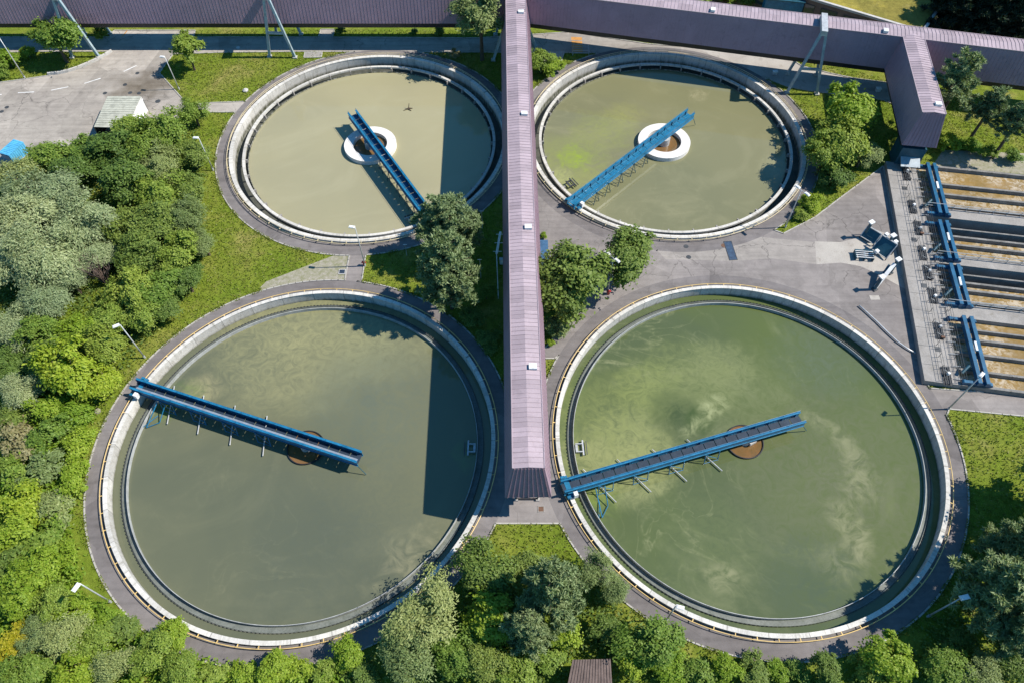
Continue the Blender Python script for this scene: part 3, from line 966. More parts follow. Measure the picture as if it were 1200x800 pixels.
# ------------------------------------------------------------------ covered galleries
ZT, ZB, ZK = 11.0, 5.4, 4.3
WT, WB_, WK = 1.72, 2.66, 2.2
def gallery(label, A, B, hipA, hipB, dz, lights, hatch_side, wall_mats):
    """A, B: ends of the axis; a hip end slopes out towards the ground like the sides do"""
    A, B = Vector((*A, 0)), Vector((*B, 0))
    d = (B - A).normalized()
    s = Vector((d.y, -d.x, 0))
    t = empty('covered_gallery', (A.x, A.y, 0), label, 'covered gallery', 'mauve covered galleries')
    zt, zb, zk = ZT - dz, ZB - dz, ZK - dz
    hA, hB = (1.05 if hipA else 0), (1.05 if hipB else 0)
    def q(p, k, w_, z, ext):
        v = p + d * ext + s * (k * w_)
        return (v.x, v.y, z)
    m = MB()
    RZ = 0.21
    Lg = (B - A).length
    n = int(Lg / 0.62)
    step = 2
    for i in range(0, n, step):
        p0_, p1_ = A + d * (Lg * i / n), A + d * (Lg * min(n, i + step) / n)
        m.plate([q(p0_, -1, WT, zt, 0), q(p0_, 0, 0, zt + RZ, 0), q(p1_, 0, 0, zt + RZ, 0), q(p1_, -1, WT, zt, 0)], 0.10)
        m.plate([q(p0_, 0, 0, zt + RZ, 0), q(p0_, 1, WT, zt, 0), q(p1_, 1, WT, zt, 0), q(p1_, 0, 0, zt + RZ, 0)], 0.10)
    for i in range(1, n):
        p = A + d * (Lg * i / n)
        for k_ in (-1, 1):
            m.beam(q(p, k_, WT - 0.02, zt + 0.028, 0), q(p, k_, 0.0, zt + RZ + 0.026, 0), 0.045, 0.06)
    m.build('roof', MT['roof'], t, world=True)
    e = MB()
    for k in (-1, 1):
        e.beam(q(A, k, WT + 0.03, zt + 0.0, 0), q(B, k, WT + 0.03, zt + 0.0, 0), 0.10, 0.13)
    e.build('eaves_trim', MT['roof'], t, world=True)
    for k in (-1, 1):
        m = MB()
        quad = [q(A, k, WT, zt - 0.06, 0), q(A, k, WB_, zb, -hA), q(B, k, WB_, zb, hB), q(B, k, WT, zt - 0.06, 0)]
        if k == 1:
            quad.reverse()
        quad.reverse()
        m.plate(quad, 0.08)
        n = int(Lg / 0.62)
        for i in range(1, n):
            p = A + d * (Lg * i / n)
            m.beam(q(p, k, WT + 0.012, zt - 0.1, 0), q(p, k, WB_ + 0.012, zb + 0.02, 0), 0.04, 0.03, up=s)
        m.build('side_wall', MT[wall_mats], t, world=True)
    for (E_, hip, sg, hx) in ((A, hipA, -1, hA), (B, hipB, 1, hB)):
        if not hip:
            continue
        m = MB()
        quad = [q(E_, -1, WT, zt - 0.02, 0), q(E_, 1, WT, zt - 0.02, 0), q(E_, 1, WB_, zb, sg * hx), q(E_, -1, WB_, zb, sg * hx)]
        if sg == 1:
            quad.reverse()
        quad.reverse()
        m.plate(quad, 0.08)
        for i in range(-4, 5):
            f = i / 4.5
            a0, a1 = Vector(q(E_, f, WT, zt - 0.03, 0)), Vector(q(E_, f, WB_, zb, sg * hx))
            o = d * (sg * 0.035)
            m.beam(a0 + o, a1 + o, 0.07, 0.09, up=d)
        m.build('end_wall', MT['roofside'], t, world=True)
    m = MB()
    vs = [q(A, k, w_, z, 0.35 if hipA else 0) for k, w_, z in ((-1, WB_ - 0.25, zb + 0.1), (1, WB_ - 0.25, zb + 0.1), (1, WK, zk), (-1, WK, zk))]
    vs += [q(B, k, w_, z, -0.35 if hipB else 0) for k, w_, z in ((-1, WB_ - 0.25, zb + 0.1), (1, WB_ - 0.25, zb + 0.1), (1, WK, zk), (-1, WK, zk))]
    m.add(vs, [(0, 1, 2, 3), (7, 6, 5, 4), (0, 4, 5, 1), (1, 5, 6, 2), (2, 6, 7, 3), (3, 7, 4, 0)])
    m.build('underside', MT['black'], t, world=True)
    for (px, py) in lights:
        x, y = G(px, py, zt + 0.25)
        along = (Vector((x, y, 0)) - A).dot(d)
        p = A + d * along + s * ((Vector((x, y, 0)) - A).dot(s))
        m = MB().box((p.x, p.y, zt + 0.3), (0.95, 0.75, 0.4), math.atan2(s.y, s.x))
        m.build('skylight', MT['white'], t, world=True)
    return t

def mid(a, b): return ((a[0] + b[0]) / 2, (a[1] + b[1]) / 2)
NS0 = mid(G(601.5, 548, ZT), G(637.5, 548, ZT))
NS1 = mid(G(593.2, 2, ZT), G(615.6, 2, ZT))
dN = (Vector(NS1) - Vector(NS0)).normalized()
NS1e = tuple(Vector(NS1) + dN * 4.2)
gallery('long mauve roofed gallery running between the tank pairs, hipped end with seams', NS0, NS1e, True, False, 0.0,
        [(610.5, 14.5), (614.5, 133.5), (619, 266.5), (624.5, 429.5)], 1, 'roofside')
# west gallery: front lower edge at pixel row 28
a, b = G(0, 28, ZB - 0.02), G(585, 28, ZB - 0.02)
dW = (Vector(b) - Vector(a)).normalized()
nW = Vector((-dW.y, dW.x))
Wc0 = Vector(a) + nW * WB_ - dW * 40
Wc1 = Vector(b) + nW * WB_ + dW * 4.6
gallery('mauve gallery with a grazing-lit long wall over the shaded road above the pale olive tank', tuple(Wc0), tuple(Wc1), False, False, 0.02, [], 1, 'roofside')
# east gallery
a, b = G(740, 5, ZT - 0.04), G(1200, 60.7, ZT - 0.04)
dE = (Vector(b) - Vector(a)).normalized()
nE = Vector((-dE.y, dE.x))
Ec0 = Vector(a) + nE * WT
Ec1 = Vector(b) + nE * WT + dE * 30
kk = (Ec0.x - (NS1e[0] - 0.5)) / dE.x
gallery('mauve gallery with dark shaded wall crossing behind the algae patch tank', tuple(Ec0 - dE * kk), tuple(Ec1), False, False, 0.04,
        [(835.5, 12), (1038, 36.5)], 1, 'roofside')
# short branch towards the long basins
Z3 = ZT - 0.06
b0 = mid(G(1082.5, 132, Z3), G(1107.5, 134, Z3))
b1 = mid(G(1058.5, 45, Z3), G(1084, 47, Z3))
dB = (Vector(b1) - Vector(b0)).normalized()
gallery('short stub gallery ending above the blue shaft beside the long basins', b0, tuple(Vector(b1) + dB * 1.2), True, False, 0.06, [(1099.5, 122.5)], 1, 'roofside')

# shaft under the stub
x0, y0 = b0
t = empty('access_shaft', (x0, y0, 0), 'blue metal shaft standing under the stub gallery end', 'shaft')
pA, pB = Vector(b0) - dB * 0.3, Vector(b0) + dB * 3.2
sB = Vector((dB.y, -dB.x))
MB().prism([tuple(pA + sB * 1.9), tuple(pB + sB * 1.9), tuple(pB - sB * 1.9), tuple(pA - sB * 1.9)], 0.0, ZK - 0.1).build('casing', MT['teal'], t, world=True)
pC = Vector(b0) - dB * 2.0
MB().plate([(*(pA + sB * 1.5), 2.5), (*(pC + sB * 1.5), 1.9), (*(pC - sB * 1.5), 1.9), (*(pA - sB * 1.5), 2.5)][::-1], 0.08).build('canopy', MT['steel'], t, world=True)
MB().prism([tuple(pA - dB * 0.05 + sB * 0.8), tuple(pA + dB * 0.02 + sB * 0.8), tuple(pA + dB * 0.02 - sB * 0.8), tuple(pA - dB * 0.05 - sB * 0.8)], 0.05, 2.1).build('door', MT['dark'], t, world=True)

# trestles carrying the galleries
def trestle(bases, gdir, zt, label, across, mat='trestle'):
    b0_, b1_ = Vector((*G(*bases[0]), 0)), Vector((*G(*bases[1]), 0))
    c = (b0_ + b1_) / 2
    t = empty('trestle', tuple(c), label, 'trestle', 'leaning steel trestles under the galleries')
    back = Vector((-gdir[1], gdir[0], 0)).normalized()
    for dist, tilt in ((0.0, 0.55), (across, -0.55)):
        f0, f1 = b0_ + back * dist, b1_ + back * dist
        top = (f0 + f1) / 2 + back * (tilt * 0.9) + Vector((0, 0, zt))
        u = (f1 - f0).normalized()
        for f, k in ((f0, -0.35), (f1, 0.35)):
            MB().beam(f, top + u * k, 0.42, 0.50, up=back).build('leg', MT[mat], t, world=True)
            MB().box((f.x, f.y, 0.1), (0.8, 0.8, 0.3)).build('footing', MT['concrete'], t, world=True)
        z = 0.42
        MB().beam(f0.lerp(top - u * 0.35, z), f1.lerp(top + u * 0.35, z), 0.34, 0.40).build('crossbar', MT[mat], t, world=True)
    p, q = c + back * 0.1 + Vector((0, 0, zt + 0.05)), c + back * (across - 0.1) + Vector((0, 0, zt + 0.05))
    MB().beam(p, q, 1.0, 0.9).build('head_beam', MT['galv'], t, world=True)
    return t
trestle(((85, 68), (116, 67)), (1, 0), ZT + 0.75, 'pale steel trestle behind the bushy tree at the road bend', 7.4)
trestle(((316, 67), (346, 68)), (1, 0), ZT + 0.75, 'pale steel trestle on the meadow above the pale olive tank', 7.4)
trestle(((922, 109), (957, 111)), tuple(dE), ZT + 0.75, 'blue-shaded steel trestle straddling the gallery beyond the algae patch tank', 5.6)
trestle(((578, 71), (628, 55)), (1, -0.05), ZT - 0.3, 'steel trestle at the junction where three galleries meet', 8.0)

# portal under the hipped end of the long gallery
x0, y0 = G(617, 584)
t = empty('portal_frame', (x0, y0, 0), 'low dark portal on two pale footings under the hipped gallery end', 'portal')
for px in (605, 630):
    x, y = G(px, 585)
    MB().box((x, y, 0.15), (0.42, 0.42, 0.32)).build('footing', MT['whitecon'], t, world=True)
    MB().beam((x, y, 0.3), (x + (0.15 if px < 617 else -0.15), y + 1.0, ZK + 0.05), 0.16, 0.2).build('column', MT['dark'], t, world=True)
xa, xb = G(605, 585), G(630, 585)
MB().beam((*xa, 0.3), (*xb, 0.3), 0.14, 0.14).build('tie_beam', MT['black'], t, world=True)
for yy in (58.0, 84.0, 104.0):
    ax = Vector(NS0) + dN * (yy - NS0[1])
    t = empty('gallery_column', (ax.x, ax.y, 0), {58.0: 'steel column pair under the long gallery between the lower tanks', 84.0: 'steel column pair under the long gallery beside the paved yard',
              104.0: 'steel column pair under the long gallery between the upper tanks'}[yy], 'column', 'columns under the long gallery')
    for k in (-1, 1):
        MB().beam((ax.x + k * 1.7, ax.y, 0), (ax.x + k * 1.5, ax.y, ZK + 0.05), 0.3, 0.3).build('column', MT['dark'], t, world=True)
    MB().beam((ax.x - 1.6, ax.y, 2.2), (ax.x + 1.6, ax.y, 2.2), 0.2, 0.2).build('crossbar', MT['dark'], t, world=True)

# ------------------------------------------------------------------ rectangular basins
BT, BWZ = 0.9, 0.22
_s = NT('ochre_water', 0.14, 0.4)
_f = _s.noise(1.3, 7, 0.72, 0.7)
_g = _s.noise(0.12, 3, 0.5)
_fm = _s.math('MULTIPLY', _s.ramp(_f, [(0.44, 0.0), (0.58, 1.0)]), _s.ramp(_g, [(0.40, 0.15), (0.52, 1.0)]))
_s.color(_s.mix(_fm, _s.mix(_s.ramp(_s.noise(0.3, 4, 0.6, 1.0), [(0.3, 0.0), (0.7, 1.0)]), (0.29, 0.185, 0.06), (0.20, 0.14, 0.055)), (0.46, 0.39, 0.29)))
_s.bump(_f, 0.2, 0.05)
MT['ochre'] = _s.m
MT['basinwall'] = speckled('stained_wall', (0.26, 0.25, 0.235), (0.15, 0.145, 0.135), 0.7, 5, 0.85, stain=(0.07, 0.065, 0.05))
t = empty('basin_block', BW(2, 18), 'long block of parallel concrete basins with ochre water beside the yard', 'basin block')
uE = 68.0
MB().prism([BW(0, -3.2)[:2], BW(4.6, -3.2)[:2], BW(4.6, 39.3)[:2], BW(0, 39.3)[:2]], -2.0, BT).build('deck_slab', MT['deckcon'], t, world=True)
jm = MB()
for v in [x * 3.05 for x in range(0, 13)]:
    jm.beam(BW(0.05, v, BT + 0.004), BW(2.1, v, BT + 0.004), 0.05, 0.012)
jm.beam(BW(2.15, -3.0, BT + 0.004), BW(2.15, 39.2, BT + 0.004), 0.05, 0.012)
jm.build('joint', MT['dark'], t, world=True)
walls = [(-3.2, 0.4), (0.8, .34), (3.1, .34), (5.8, .34), (12.2, .34), (13.9, .34), (16.2, .34), (10.6, .25), (19.8, .25), (29.8, .25), (21.3, .34), (22.7, .34), (24.9, .34), (31.5, .34), (33.9, .34), (36.7, .34), (39.1, .4)]
for v, th in walls:
    MB().prism([BW(4.605, v - th / 2)[:2], BW(uE, v - th / 2)[:2], BW(uE, v + th / 2)[:2], BW(4.605, v + th / 2)[:2]], -2.4, BT - 0.003).build('channel_wall', MT['basinwall'], t, world=True)
for v0, v1 in ((6.5, 8.5), (16.5, 18.1), (25.6, 28.0)):
    o = MB().prism([BW(4.605, v0)[:2], BW(uE, v0)[:2], BW(uE, v1)[:2], BW(4.605, v1)[:2]], -2.4, BT + 0.05).build('walkway', MT['deckcon'], t, world=True)
    rl = MB()
    for zz in (BT + 0.55, BT + 1.05):
        rl.tube([BW(4.7, v0 + 0.1, zz), BW(uE, v0 + 0.1, zz)], 0.045, 5)
    for u in range(0, 32):
        rl.tube([BW(4.8 + u * 2, v0 + 0.1, BT), BW(4.8 + u * 2, v0 + 0.1, BT + 1.05)], 0.04, 5)
    rl.build('handrail', MT['galv'], o, world=True)
# machinery over flat black plates that stand for the shade inside pits
pits = [(1062, 205), (1069, 243), (1076, 268), (1081, 297), (1087, 320), (1093, 347), (1100, 388), (1109, 440)]
for i, (px, py) in enumerate(pits):
    q = Vector((*G(px, py, BT), 0)) - BO
    v = q.dot(BD)
    u = q.dot(BE)
    o = MB().prism([BW(u - 0.5, v - 1.45)[:2], BW(u + 0.5, v - 1.45)[:2], BW(u + 0.5, v + 1.45)[:2], BW(u - 0.5, v + 1.45)[:2]], BT + 0.001, BT + 0.012).build('pit_shade', MT['black'], t, world=True)
    gm = MB()
    for du in (-0.38, -0.1, 0.2, 0.42):
        gm.tube([BW(u + du, v - 1.4, BT + 0.25), BW(u + du, v + 1.4, BT + 0.25)], 0.05, 5)
    for dv in (-1.2, -0.4, 0.5, 1.25):
        gm.tube([BW(u - 0.5, v + dv, BT + 0.3), BW(u + 0.5, v + dv, BT + 0.3)], 0.035, 5)
    gm.build('chain_drive', MT['dark'], o, world=True)
    MB().box(BW(u + 0.1, v - 0.5 + (i % 3) * 0.4, BT + 0.45), (0.34, 0.34, 0.4), 0.3).build('motor', MT['white'] if i % 2 else MT['galv'], o, world=True)
    if i % 2 == 0:
        MB().box(BW(u + 0.25, v + 1.2, BT + 0.3), (0.5, 0.3, 0.25), -0.17).build('gearbox', MT['rust'] if i == 6 or i == 2 else MT['dark'], o, world=True)
for (px, py) in ((1060, 221), (1071, 281), (1083, 335), (1099, 409)):
    q = Vector((*G(px, py, BT), 0)) - BO
    u, v = q.dot(BE), q.dot(BD)
    MB().prism([BW(u - 0.4, v - 0.4)[:2], BW(u + 0.4, v - 0.4)[:2], BW(u + 0.4, v + 0.4)[:2], BW(u - 0.4, v + 0.4)[:2]], BT + 0.001, BT + 0.02).build('hatch', MT['dark'], t, world=True)
for uu, v0, v1 in ((2.35, -2.8, 39.0), (4.35, -2.8, 39.0), (4.95, 0.5, 39.0)):
    rl = MB()
    for zz in (0.55, 1.05):
        rl.tube([BW(uu, v0, BT + zz), BW(uu, v1, BT + zz)], 0.026, 5)
    v = v0
    while v <= v1:
        rl.tube([BW(uu, v, BT), BW(uu, v, BT + 1.05)], 0.035, 5)
        v += 1.9
    rl.build('handrail', MT['dark'], t, world=True)
cr = MB()
for k in range(21):
    v = -2.2 + k * 2.0
    cr.tube([BW(2.35, v, BT + 0.9), BW(3.1, v, BT + 0.5)], 0.03, 5)
    cr.tube([BW(3.9, v + 0.7, BT + 0.2), BW(4.9, v + 0.7, BT + 0.25)], 0.06, 5)
cr.build('pipework', MT['galv'], t, world=True)
wz = MB()
lanes = [(-3.0, .63), (.97, 2.93), (3.27, 5.63), (5.97, 6.5), (12.37, 13.73), (14.07, 16.03), (21.47, 22.53), (22.87, 24.73), (28.0, 31.33), (31.67, 33.73), (34.07, 36.53), (36.87, 38.9)]
for v0, v1 in lanes:
    wz.add([BW(4.6, v0, BWZ), BW(uE, v0, BWZ), BW(uE, v1, BWZ), BW(4.6, v1, BWZ)][::-1], [(0, 1, 2, 3)])
tag(wz.build('water', MT['ochre']), kind='structure')
wz = MB()
for v0, v1 in ((8.5, 12.03), (18.1, 21.13), (25.07, 25.6)):
    wz.add([BW(4.6, v0, BWZ - 1.2), BW(uE, v0, BWZ - 1.2), BW(uE, v1, BWZ - 1.2), BW(4.6, v1, BWZ - 1.2)][::-1], [(0, 1, 2, 3)])
tag(wz.build('water', NT('dark_channel_water', 0.05, 0.5).color((0.02, 0.03, 0.03)).m), kind='structure')

# travelling bridges: pairs of blue girders over the four basins
tb_lab = ['blue twin-girder bridge over the basin next to the blue shaft', 'blue twin-girder bridge over the second basin from the blue shaft',
          'blue twin-girder bridge over the second basin from the grass corner', 'blue twin-girder bridge over the basin next to the grass corner']
ends = [((1087, 191), (1102, 250)), ((1101, 258), (1113, 303)), ((1114, 309), (1127, 357)), ((1129, 370), (1149, 449))]
def g_uv(px, py, z):
    q = Vector((*G(px, py, z), 0)) - BO
    return q.dot(BE), q.dot(BD)
for i, (e0, e1) in enumerate(ends):
    u0, v0 = g_uv(*e0, BT + 0.9)
    u1, v1 = g_uv(*e1, BT + 0.9)
    t = empty('travelling_bridge', BW((u0 + u1) / 2, (v0 + v1) / 2, BT), tb_lab[i], 'travelling bridge', 'blue twin-girder bridges over the basins')
    for du in (0.0, 1.02):
        m = MB()
        m.beam(BW(u0 + du, v0, BT + 0.62), BW(u1 + du, v1, BT + 0.62), 0.42, 0.72)
        m.beam(BW(u0 + du, v0, BT + 1.0), BW(u1 + du, v1, BT + 1.0), 0.50, 0.05)
        m.build('girder', MT['shaded_blue'], t, world=True)
    for (uu, vv, s) in ((u0, v0, 1), (u1, v1, -1)):
        m = MB()
        m.beam(BW(uu - 1.7, vv + s * 0.35, BT + 0.35), BW(uu + 1.7, vv + s * 0.35, BT + 0.35), 0.42, 0.4)
        m.tube([BW(uu - 1.7, vv + s * 0.1, BT + 0.3), BW(uu - 1.7, vv + s * 0.6, BT + 0.3)], 0.3, 10)
        m.tube([BW(uu + 1.6, vv + s * 0.1, BT + 0.3), BW(uu + 1.6, vv + s * 0.6, BT + 0.3)], 0.3, 10)
        m.build('end_carriage', MT['shaded_blue'], t, world=True)
    um, vm = u0 * 0.5 + u1 * 0.5, v0 * 0.5 + v1 * 0.5
    MB().box(BW(um + 0.55, vm - 0.4, BT + 1.0), (0.3, 1.5, 0.3), -0.17).build('drive_box', MT['white'], t, world=True)
    m = MB()
    for f in (0.25, 0.75):
        uu, vv = u0 + (u1 - u0) * f, v0 + (v1 - v0) * f
        m.tube([BW(uu - 0.2, vv, BT + 0.4), BW(uu - 1.1, vv + 0.3, BWZ + 0.1)], 0.06, 6)
        m.tube([BW(uu + 1.2, vv, BT + 0.4), BW(uu + 2.0, vv + 0.3, BWZ + 0.1)], 0.06, 6)
    m.build('scraper_arm', MT['teal'], t, world=True)
    m = MB()
    m.tube([BW(u1 - 1.9, v1 - 1.6, BT + 0.5), BW(u1 - 1.0, v1 - 2.6, BT + 1.0)], 0.2, 8)
    m.build('cable_drum', MT['teal'], t, world=True)

# ------------------------------------------------------------------ yard equipment
def hood(px, py, h, sx, label, size=0.82, rz=0.5):
    """white square cap on a duct; px, py is the cap as seen, h its height"""
    x, y = G(px, py, h)
    t = empty('vent_hood', (x, y, 0), label, 'vent hood', 'white capped vent ducts in the yard', rz)
    MB().tube([(0, 0, 0), (0, 0, h - 0.25)], 0.24, 10).build('duct', MT['teal'], t, smooth=False)
    m = MB().box((0, 0, h - 0.08), (size, size * 0.8, 0.16))
    m.box((0, 0, h - 0.24), (size * 0.7, size * 0.55, 0.18))
    m.build('cap', MT['white'], t)
    MB().box((0, 0, 0.1), (0.7, 0.7, 0.2)).build('footing', MT['dark'], t)
hood(1022, 260, 3.4, 1, 'white capped duct behind the smaller dark teal screen')
hood(1047.5, 275.5, 3.2, 1, 'white capped duct at the corner of the larger dark teal screen')
hood(1053.5, 303.5, 3.2, 1, 'white capped duct at the high end of the white chute by the basin wall')
hood(1034.5, 324, 3.0, 1, 'white capped duct at the low end of the white chute')
def screen(a, b, wid, h0, h1, label):
    """sloping teal screen box: a-b is its high edge on the ground plan"""
    A, B = Vector(G(*a, h1)), Vector(G(*b, h1))
    d = (B - A).normalized()
    n = Vector((d.y, -d.x))
    t = empty('screen_box', (*((A + B) / 2), 0), label, 'screen', 'dark teal sloping screens in the yard')
    A0, B0 = A + n * wid, B + n * wid
    MB().plate([(*A, h1), (*B, h1), (*B0, h0), (*A0, h0)][::-1], 0.12).build('panel', MT['teal'], t, world=True)
    m = MB()
    m.beam((*A, h1), (*B, h1), 0.14, 0.14)
    m.beam((*A0, h0), (*B0, h0), 0.1, 0.1)
    m.beam((*B, h1), (*B0, h0), 0.12, 0.16)
    m.beam((*A, h1), (*A0, h0), 0.12, 0.16)
    m.build('frame', MT['galv'], t, world=True)
    m = MB()
    for p in (A, B):
        m.beam((*p, 0), (*p, h1), 0.12, 0.12)
    for p in (A0, B0):
        m.beam((*p, 0), (*p, h0), 0.1, 0.1)
    m.build('stand', MT['dark'], t, world=True)
    MB().box((*((A + B) / 2 + n * 0.35), 0.5), (1.0, 0.8, 1.0), math.atan2(d.y, d.x)).build('gear_case', MT['teal'], t, world=True)
screen((1017, 265), (1033, 274.5), 1.1, 0.5, 1.9, 'smaller dark teal sloping screen standing in the paved yard')
screen((1034.5, 276), (1052, 287), 1.7, 0.4, 2.2, 'larger dark teal sloping screen standing in the paved yard')
for (px, py, lab) in ((1039.5, 274.5, 'small white motor box between the two dark teal screens'), (1028, 294, 'small white motor box at the foot of the larger teal screen'), (1050, 283, 'white junction box on the upper corner of the larger teal screen')):
    x, y = G(px, py, 1.6)
    t = empty('motor_box', (x, y, 0), lab, 'motor box', None, 0.5)
    MB().box((0, 0, 1.45), (0.55, 0.5, 0.45)).build('housing', MT['white'], t)
    MB().tube([(0, 0, 0), (0, 0, 1.25)], 0.07, 6).build('stand', MT['dark'], t)
x, y = G(1012.5, 300, 0.4)
t = empty('pipe_rack', (x, y, 0), 'low rack of green and white bars standing in the yard', 'rack', None, -0.12)
m = MB()
for k in range(4):
    m.box((0, -0.6 + k * 0.4, 0.72), (2.6, 0.1, 0.1))
m.build('bar', MT['white'], t)
m = MB()
for k in (-1.25, 0, 1.25):
    m.box((k, 0, 0.36), (0.12, 1.5, 0.7))
m.box((0, 0.8, 0.45), (2.7, 0.16, 0.7))
m.build('frame', MT['teal'], t)
xa, ya = G(1048, 310, 2.2)
xb, yb = G(1026, 337, 0.5)
t = empty('chute', ((xa + xb) / 2, (ya + yb) / 2, 0), 'long white chute slanting down between two white capped ducts', 'chute')
MB().beam((xa, ya, 2.3), (xb, yb, 0.5), 0.5, 0.4).build('trough', MT['white'], t, world=True)
m = MB()
for f in (0.15, 0.75):
    m.beam((xa + (xb - xa) * f, ya + (yb - ya) * f, 0), (xa + (xb - xa) * f, ya + (yb - ya) * f, 2.1 - 1.8 * f), 0.1, 0.1)
m.build('stand', MT['dark'], t, world=True)
x, y = G(1040, 318, 0.5)
t = empty('screw_press', (x, y, 0), 'teal screw conveyor beside the white chute', 'conveyor')
MB().beam((*G(1042, 311, 1.4), 1.4), (*G(1026, 334, 0.35), 0.35), 0.35, 0.35).build('tube', MT['teal'], t, world=True)
MB().beam((*G(1042, 311, 1.4), 0), (*G(1042, 311, 1.4), 1.35), 0.15, 0.15).build('stand', MT['dark'], t, world=True)

pts = [G(*p, 0.25) for p in ((1007, 358), (1015, 365), (1028, 377), (1042, 391), (1052, 400), (1062, 407), (1073, 413.5))]
o = MB().tube([(x, y, 0.22) for x, y in pts], 0.11, 8).build('pipe', MT['galv'], smooth=True)
tag(o, 'thin grey pipe lying in a bent line across the asphalt', 'pipe')

def flat_thing(name, px, py, sx, sy, rz, h, mat, label, cat, group=None, frame=None):
    x, y = G(px, py)
    t = empty(name, (x, y, 0), label, cat, group, rz)
    MB().box((0, 0, h / 2 + 0.004), (sx, sy, h)).build('cover', mat, t)
    if frame:
        m = MB()
        for s in (-1, 1):
            m.box((s * (sx / 2 + 0.06), 0, h / 2 + 0.01), (0.1, sy + 0.22, h + 0.02))
            m.box((0, s * (sy / 2 + 0.06), h / 2 + 0.01), (sx, 0.1, h + 0.02))
        m.build('frame', frame, t)
    return t
t = flat_thing('drain_grate', 856, 294, 1.05, 3.6, 0.07, 0.02, MT['grate'], 'long blue drain grate set in the pale asphalt', 'drain grate', frame=MT['dark'])
flat_thing('hatch', 367, 65, 3.2, 1.5, 0.02, 0.12, MT['deckcon'], 'pale framed hatch on the path above the pale olive tank', 'hatch', frame=MT['whitecon'])
flat_thing('hatch', 401, 319, 0.8, 0.7, 0.0, 0.1, MT['grating'], 'small dark hatch in a white frame on the gravel wedge', 'hatch', frame=MT['whitecon'])
flat_thing('hatch', 634, 596, 0.6, 0.6, 0.0, 0.03, MT['rust'], 'small square cover in front of the hipped gallery end', 'hatch', frame=MT['deckcon'])
flat_thing('hatch', 1025, 349, 1.4, 0.8, 0.0, 0.02, MT['slabs'], 'pale rectangular patch cover on the asphalt by the bent pipe', 'hatch')
for i, (px, py, lab) in enumerate(((123, 109.5, 'round manhole cover nearest the white dashed line'), (152.5, 109, 'round manhole cover above the green shed roof'), (163, 109.5, 'round manhole cover beside the stained asphalt'),
                                   (185, 119, 'largest round manhole cover beside the verge'), (146.5, 99.5, 'round manhole cover at the edge of the brown stain'), (2, 131, 'round manhole cover at the picture edge on the open asphalt'),
                                   (8, 126, 'round manhole cover just beside the one at the picture edge'), (161, 86, 'round manhole cover at the bend of the road'), (279, 56, 'pale round manhole cover on the shaded road'),
                                   (804, 289, 'round manhole cover on the pale asphalt below the algae patch tank'), (807, 301.5, 'round manhole cover below its twin on the pale asphalt'), (848, 288, 'rusty round manhole cover beside the blue drain grate'))):
    x, y = G(px, py)
    o = MB().ring(0, 0.38 + 0.1 * (i == 3), 0.002, 0.02, 20, c=(0, 0)).build('manhole_cover', MT['rust'] if i == 11 else (MT['galv'] if i == 8 else MT['dark']))
    o.location = (x, y, 0)
    tag(o, lab, 'manhole cover', 'manhole covers on the asphalt')

def hydrant(px, py, label):
    x, y = G(px, py)
    t = empty('fire_hydrant', (x, y, 0), label, 'hydrant', 'red hydrants')
    MB().tube([(0, 0, 0), (0, 0, 0.75), (0, 0, 0.85), (0, 0, 1.05)], [0.17, 0.17, 0.24, 0.12], 12).build('barrel', MT['red'], t, smooth=True)
    MB().tube([(-0.34, 0, 0.62), (0.34, 0, 0.62)], 0.1, 8).build('outlet', MT['red'], t)
    MB().tube([(0, 0, 1.02), (0, 0, 1.15)], 0.06, 6).build('cap', MT['white'], t)
hydrant(427, 311, 'red hydrant at the short path between the pale olive and grey-green tanks')
hydrant(713, 345, 'red hydrant at the foot of the lamp between the two dark round trees')

# blue covered bins along the long gallery
for (py0, py1, lab, wfr) in ((286, 310, 'blue flat-topped bin beside the long gallery, next to the yellow tuft', False), (314, 341, 'blue flat-topped bin with white frame beside the long gallery', True)):
    a, b = G(632.5, py0), G(632.5, py1)
    cy, ln = (a[1] + b[1]) / 2, abs(a[1] - b[1])
    t = empty('storage_bin', (a[0] + 0.2, cy, 0), lab, 'bin', 'blue bins along the gallery')
    MB().box((0.2, 0, 0.45), (1.5, ln - 0.3, 0.9)).build('body', MT['steel'], t)
    MB().box((0.2, 0, 0.94), (1.6, ln - 0.2, 0.08)).build('lid', MT['binblue'], t)
    if wfr:
        m = MB()
        m.box((1.15, -0.2, 0.6), (0.25, ln, 1.2))
        m.box((0.2, ln / 2, 0.65), (2.0, 0.2, 1.3))
        m.build('frame', MT['whitecon'], t)
# pipes, posts and box in the shade of the long gallery
x, y = G(583, 315)
t = empty('pipe_manifold', (x, y, 0), 'pale pipe manifold standing in the shade of the long gallery', 'pipes')
m = MB()
p = [G(582, 300), G(586.5, 277), G(584, 350)]
m.tube([(*p[0], 0.5), (*p[1], 0.9)], 0.18, 7)
m.tube([(*p[0], 0.5), (*p[2], 0.5)], 0.06, 6)
for f in (0.1, 0.5, 0.9):
    q = Vector((*p[0], 0.5)).lerp(Vector((*p[1], 0.9)), f)
    m.tube([q + Vector((-0.6, 0, 0)), q + Vector((0.7, 0, 0))], 0.05, 6)
m.build('pipe', MT['white'], t, world=True)
m = MB()
for q in p:
    m.tube([(*q, 0), (*q, 0.6)], 0.06, 6)
m.build('stand', MT['galv'], t, world=True)
x, y = G(588, 309)
t = empty('meter_cabinet', (x, y, 0), 'small white cabinet in the shade of the long gallery', 'cabinet')
MB().box((0, 0, 0.5), (0.6, 0.5, 1.0)).build('body', MT['white'], t)
MB().box((0, 0, 1.03), (0.7, 0.6, 0.06)).build('roof', MT['galv'], t)
